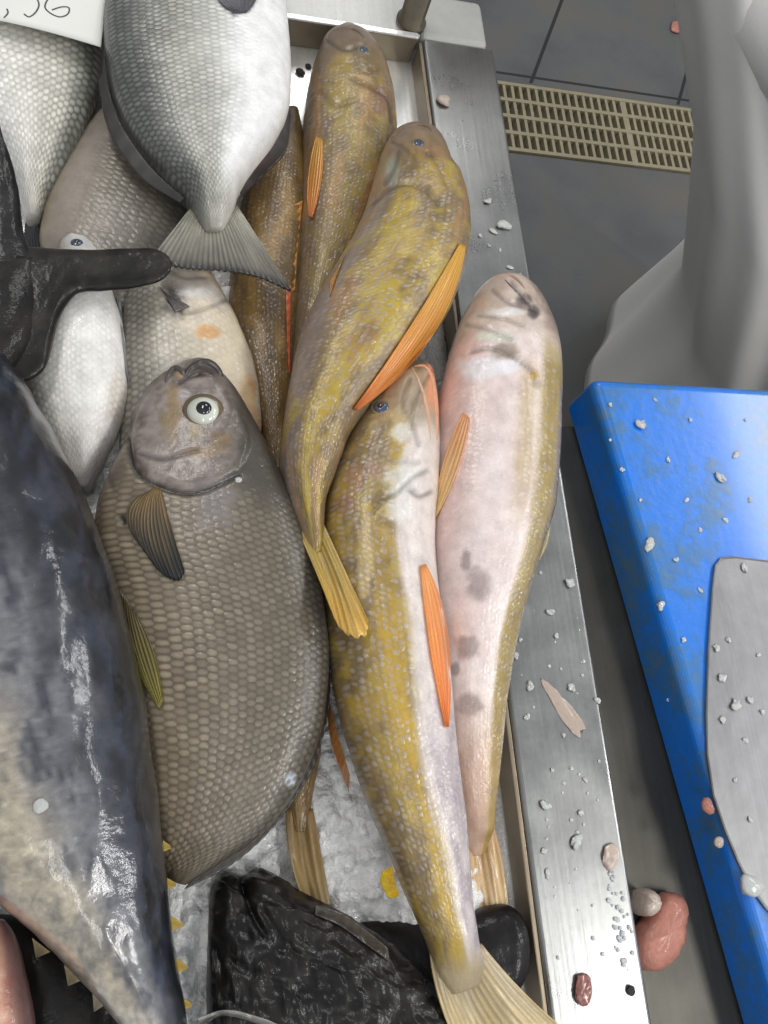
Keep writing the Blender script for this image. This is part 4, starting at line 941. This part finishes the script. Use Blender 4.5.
# ------------------------------------------------------------------ pink flesh, bottom left
def pk(px, py, sn, tn, s):
    n1 = fbm(px*.12, py*.06, 4); base = mixc(c3(196, 134, 112), c3(218, 172, 148), ss(.3, .7, n1)); base = mixc(base, c3(112, 84, 84) + 0*base, ss(.55, .9, tn)*.9); return base, base, 0*tn
pf = fish_thing('fish_steak', 5, 990, -.01, 'salmon-pink cut of flesh with dark skin edge at the bottom left corner', 'fish piece')
body(pf, M_goby, [(-40,918,4,920),(-60,930,14,934),(-70,955,22,958),(-74,990,30,992),(-74,1030,36,1032),(-60,1070,34,1070)], [.045,.045], [.008,.02,.022,.02], pk, N=90, M=60)

# ------------------------------------------------------------------ price card
zc_ = .06
cc_ = [at(-40, -62, zc_), at(108, -28, zc_ + .002), at(101, 47, zc_ - .004), at(-45, 12, zc_ - .002)]
# curved card: grid
nu, nvv = 20, 12; V = []; F = []
for i in range(nu):
    for j in range(nvv):
        a_, b_ = i/(nu-1), j/(nvv-1); p = (cc_[0]*(1-a_) + cc_[1]*a_)*(1-b_) + (cc_[3]*(1-a_) + cc_[2]*a_)*b_
        V.append(p + np.array([0, 0, .003*math.sin(a_*3.1) ]))
nn_ = len(V); V += [v - np.array([0, 0, .0006]) for v in V]
for i in range(nu-1):
    for j in range(nvv-1):
        q = (i*nvv+j, i*nvv+j+1, (i+1)*nvv+j+1, (i+1)*nvv+j); F += [q, tuple(x + nn_ for x in q[::-1])]
rg = [j for j in range(nvv)] + [i*nvv + nvv-1 for i in range(1, nu)] + [(nu-1)*nvv + j for j in range(nvv-2, -1, -1)] + [i*nvv for i in range(nu-2, 0, -1)]
for a_, b_ in zip(rg, rg[1:] + rg[:1]): F.append((a_, a_ + nn_, b_ + nn_, b_))
card = thing('price_card', (float(cc_[3][0]), float(cc_[3][1]), .05), 'white price card with handwritten grey figures lying on the far left silver fish', 'price card')
M_card2 = M_card
o = mesh('card', V, F, M_card2, card)
BV_card = BVHTree.FromPolygons([tuple(v) for v in V], F)
def cardz(px, py):
    d = Vector(at(px, py, 0) - CAM).normalized(); h_ = BV_card.ray_cast(Vector(CAM), d); return np.array(h_[0]) if h_[0] is not None else at(px, py, zc_)
def stroke(parent, name, pts, r, mat, zf):
    pts = smoothline(pts, max(12, len(pts)*6)); V = []; F = []; m = 6
    P = [zf(*q) + np.array([0, 0, .0002]) for q in pts]
    for i, p in enumerate(P):
        d = nrm(P[min(i+1, len(P)-1)] - P[max(i-1, 0)]); sd = np.cross(d, [0, 0, 1.])
        for k in range(m):
            a = 2*math.pi*k/m; V.append(p + sd*r*math.cos(a) + np.array([0, 0, 1])*r*.3*math.sin(a))
    for i in range(len(P)-1):
        for k in range(m): F.append((i*m+k, i*m+(k+1) % m, (i+1)*m+(k+1) % m, (i+1)*m+k))
    F.append(tuple(range(m))); F.append(tuple(range((len(P)-1)*m, len(P)*m))[::-1])
    return mesh(name, V, F, mat, parent)
stroke(card, 'comma', [(7, 9), (8, 13), (4, 18)], .0006, M_ink, cardz)
stroke(card, 'digit', [(36, -18), (28, -16), (26, -4), (34, -4), (39, 4), (36, 12), (29, 17), (24, 14)], .0006, M_ink, cardz)
stroke(card, 'digit', [(58, -8), (49, -2), (45, 7), (50, 13), (60, 17), (68, 14), (69, 8), (62, 7), (52, 10)], .0006, M_ink, cardz)
stroke(card, 'digit', [(-8, -20), (-10, 0), (-12, 14)], .0006, M_ink, cardz)

# ------------------------------------------------------------------ scraps, chips and drops
rs_ = np.random.RandomState(11)
def lump_mesh(name, mat, r, flat=.5, seed=0, n=14, m=9, ax=1.0, amp=.35):
    V = []; F = []
    for i in range(m):
        ph = math.pi * i / (m-1)
        for k in range(n):
            th = 2*math.pi*k/n; x, y, z = math.sin(ph)*math.cos(th), math.sin(ph)*math.sin(th), math.cos(ph)
            f = 1 + amp*2*(float(fbm(x*1.3 + seed*3.1 + 5, y*1.3 + z + seed*1.7 + 5, 3)) - .5)
            V.append((r*ax*x*f, r*y*f, r*flat*z*f))
    zmin = min(v[2] for v in V); V = [(a, b, c - zmin*.75 if c > zmin*.75 else 0) for a, b, c in V]
    for i in range(m-1):
        for k in range(n): F.append((i*n+k, (i+1)*n+k, (i+1)*n+(k+1) % n, i*n+(k+1) % n))
    me = bpy.data.meshes.new(name); me.from_pydata(V, [], F); me.polygons.foreach_set('use_smooth', [True]*len(F)); me.materials.append(mat); me.validate(); return me
def put(me, name, loc, rz, sc, label, cat, group=None):
    o = bpy.data.objects.new(name, me); C.objects.link(o); o.location = [float(v) for v in loc]; o.rotation_euler = (0, 0, rz); o.scale = (sc, sc, sc)
    return props(o, label, cat, group)
def surf(px, py, z=None):
    if z is not None: return at(px, py, z)
    h_ = hit(px, py); return h_[0] if h_ is not None else at(px, py, 0)
chipm = [lump_mesh('ice_chip', M_chip, 1.1, .42, s, 18, 11, 1 + .12*s, .8) for s in range(5)]
# bits on the rail: (px,py,r px)
rail_bits = [(443,102,7,'pale tan fish scrap alone on the far part of the steel rail'),(502,226,5,'white flake on the rail above the pink-bellied fish snout, larger of the pair'),]
put(lump_mesh('fish_scrap', M_gristle, 1, .45, 8), 'fish_scrap', at(443, 102, 0), .5, 7*.001, rail_bits[0][3], 'scrap')
G_CH = 'small ice chips scattered on the steel rail'
for (x, y, r) in ((488,202,3.5),(503,226,5),(493,232,3),(480,236,2),(510,268,2.5),(519,277,3.5),(533,297,4),(489,246,1.6),(500,250,1.6)):
    put(chipm[rs_.randint(5)], 'ice_chip', at(x, y, 0), rs_.rand()*6, r*.00082, 'small ice chip on the far half of the steel rail above the pink-bellied fish', 'ice chip', G_CH)
for (x, y, r) in ((569,583,5),(550,612,3.2),(556,636,2.6),(515,656,3.6),(530,686,4),(527,717,3),(571,688,4),(576,842,5),(580,813,2.6),(545,806,4.6),(544,851,3),(547,874,3),(612,848,2),(597,700,3),(585,780,2),(520,640,2),(563,735,2),(552,770,2)):
    put(chipm[rs_.randint(5)], 'ice_chip', at(x, y, 0), rs_.rand()*6, r*.00068, 'small ice chip on the near half of the steel rail beside the tray', 'ice chip', 'ice chips on the near half of the rail')
dropm = lump_mesh('water_drop', M_water, 1, .45, 3, amp=.05)
G_DR = 'water drops on the steel rail'
for i in range(90):
    if i < 42:
        y = 870 + rs_.rand()*95; x = 604 + (y-870)*.13 + rs_.rand()*22; r = 1.6 + rs_.rand()*1.3
    else:
        y = 560 + rs_.rand()*420; x = 512 + (y-630)*.12 + rs_.rand()*(75 + (y-560)*.03); r = .8 + rs_.rand()*1.4
    p = at(x, y, 0)
    if p[0] < RX0 + .006 or p[0] > RX1 - .005: continue
    put(dropm, 'water_drop', p, rs_.rand()*6, r*.00068, 'clear water drop beaded on the near half of the steel rail', 'water drop', G_DR)
# smear of tissue on the rail
sm = lump_mesh('tissue_shred', M_gristle, 1, .12, 21, 40, 16, 1, .75)
o = bpy.data.objects.new('tissue_shred', sm); C.objects.link(o); p = at(563, 708, 0); o.location = (float(p[0]), float(p[1]), 0); o.scale = (.0062, .021, .004); o.rotation_euler = (0, 0, .55)
props(o, 'thin stringy tissue shred stuck to the middle of the near steel rail', 'scrap')
def piece(name, out, z, hgt, mat, label, cat='fish scrap', nrings=8, noisea=.0026):
    out = smoothline(list(out) + [out[0]], 44)[:-1]; P = at([q[0] for q in out], [q[1] for q in out], z + hgt*.4); c = P.mean(0); n = len(P); V = []; F = []
    prof = [(.86, 0), (1, .35), (.97, .65), (.86, .88), (.62, 1.0), (.3, 1.05), (.02, 1.06)]
    for (s_, zz) in prof:
        for k in range(n):
            q = P[k]; w = (float(fbm(q[0]*260*s_ + 3, q[1]*260*s_, 3)) - .5) * noisea * 2 * (zz > 0)
            V.append((c[0] + (q[0]-c[0])*s_, c[1] + (q[1]-c[1])*s_, z + hgt*zz + w))
    for i in range(len(prof)-1):
        for k in range(n): F.append((i*n+k, i*n+(k+1) % n, (i+1)*n+(k+1) % n, (i+1)*n+k))
    F.append(tuple(range(n))[::-1]); F.append(tuple(range((len(prof)-1)*n, len(prof)*n)))
    if np.cross(P[1]-P[0], P[2]-P[0])[2] < 0 or sum((P[k][0]*P[(k+1) % n][1] - P[(k+1) % n][0]*P[k][1]) for k in range(n)) < 0: F = [f[::-1] for f in F]
    o = mesh(name, V, F, mat, loc=(float(c[0]), float(c[1]), z)); return props(o, label, cat)
piece('flesh_chunk', [(662,892),(676,893),(684,902),(681,930),(676,950),(664,966),(652,971),(638,968),(632,952),(636,930),(648,912)], SZ - .0003, .022, M_flesh, 'salmon-brown flesh chunk lying between the steel rail and the blue board')
piece('gristle_bit', [(636,890),(645,888),(652,898),(650,910),(640,916),(633,908)], SZ - .0003, .03, M_gristle, 'pale ragged gristle bit touching the upper end of the flesh chunk', noisea=.003)
piece('flesh_bit', [(605,846),(614,843),(619,852),(616,866),(610,872),(603,862)], .0002, .003, M_gristle, 'flat brownish-pink flesh bit on the rail edge, up from the flesh chunk')
piece('flesh_bit', [(577,975),(587,974),(591,985),(589,1003),(581,1006),(575,996)], .0002, .004, M_red, 'dark red oval flesh bit on the bright bottom end of the rail')
piece('flesh_bit', [(629,985),(633,986),(634,994),(630,996),(627,991)], .0002, .002, M_dark, 'tiny dark speck on the rail right of the red flesh bit')
piece('floor_scrap', [(672,22),(680,22),(683,28),(678,33),(671,30)], FZ + .0003, .008, M_flesh, 'small tan scrap on the dark floor tiles beyond the drain grate')
# bits on board
G_B = 'ice and flesh specks on the blue cutting board'
for (x, y, r) in ((640,425,6),(648,545,6),(660,606,5),(720,478,5),(735,455,4),(686,500,2.5),(622,470,3),(668,460,2.5),(700,530,2.5),(610,440,2),(750,500,3),(690,420,2.5),(640,500,2),(676,560,3),(700,590,2.5),(655,400,2),(745,420,2),(725,520,3),(610,405,2.5),(683,640,3),(668,700,2)):
    p = surf(x, y)
    put(chipm[rs_.randint(5)], 'ice_chip', p - np.array([0, 0, .0001]), rs_.rand()*6, r*.00066, 'small wet speck of ice on the open part of the blue cutting board', 'ice chip', G_B)
G_K = 'flecks stuck on the cleaver blade'
for (x, y, r) in ((744,568,4),(722,678,5),(716,648,4),(735,705,6),(750,700,4),(762,712,3),(728,640,3),(745,740,3),(722,720,4),(758,655,2.5),(735,780,2.5),(750,820,3)):
    p = surf(x, y); put(chipm[rs_.randint(5)], 'ice_chip', p - np.array([0, 0, .0002]), rs_.rand()*6, r*.00062, 'whitish fleck stuck on the grey cleaver blade', 'fleck', G_K)
for i, (x, y, r, l) in enumerate(((706,806,8,'brown-pink scrap against the left edge of the cleaver blade'),(718,842,6,'pale scrap at the cleaver blade edge, below the brown-pink one'),(748,886,12,'pale wet scrap heap at the bottom tip of the cleaver blade'))):
    p = at(x, y, BT); me = lump_mesh('fish_scrap', [M_flesh, M_gristle, M_chip][i], 1, .5, 31 + i, ax=1.3)
    put(me, 'fish_scrap', p - np.array([0, 0, 0]), [1.9, .6, -.7][i], r*.00064, l, 'scrap')
# water and slime flecks on fish
for (x, y, rx, l) in ((40,806,6,'small translucent ice flake stuck on the flank of the big blue-black fish'),(238,480,4,'tiny clear drop on the dark fish behind its gill cover')):
    h_ = hit(x, y)
    if h_ is not None:
        me = lump_mesh('ice_flake', M_chip, 1, .3, int(x)); o = put(me, 'ice_flake', h_[0] - h_[2]*.0004, .4, rx*.0006, l, 'ice flake')
        o.rotation_mode = 'QUATERNION'; o.rotation_quaternion = Vector(h_[2] if h_[2][2] > 0 else -h_[2]).to_track_quat('Z', 'Y')
# small dark bits in the tray's far corner
for (x, y, r) in ((300, 73, 5), (308, 67, 3.5)):
    put(lump_mesh('dark_scrap', M_dark, 1, .4, int(x)), 'dark_scrap', at(x, y, TZ + .0003), 1, r*.0009, ('larger' if r > 4 else 'smaller') + ' of two dark scraps on the bare pale tray floor by the silver fish belly', 'scrap', 'dark scraps on the bare tray floor')
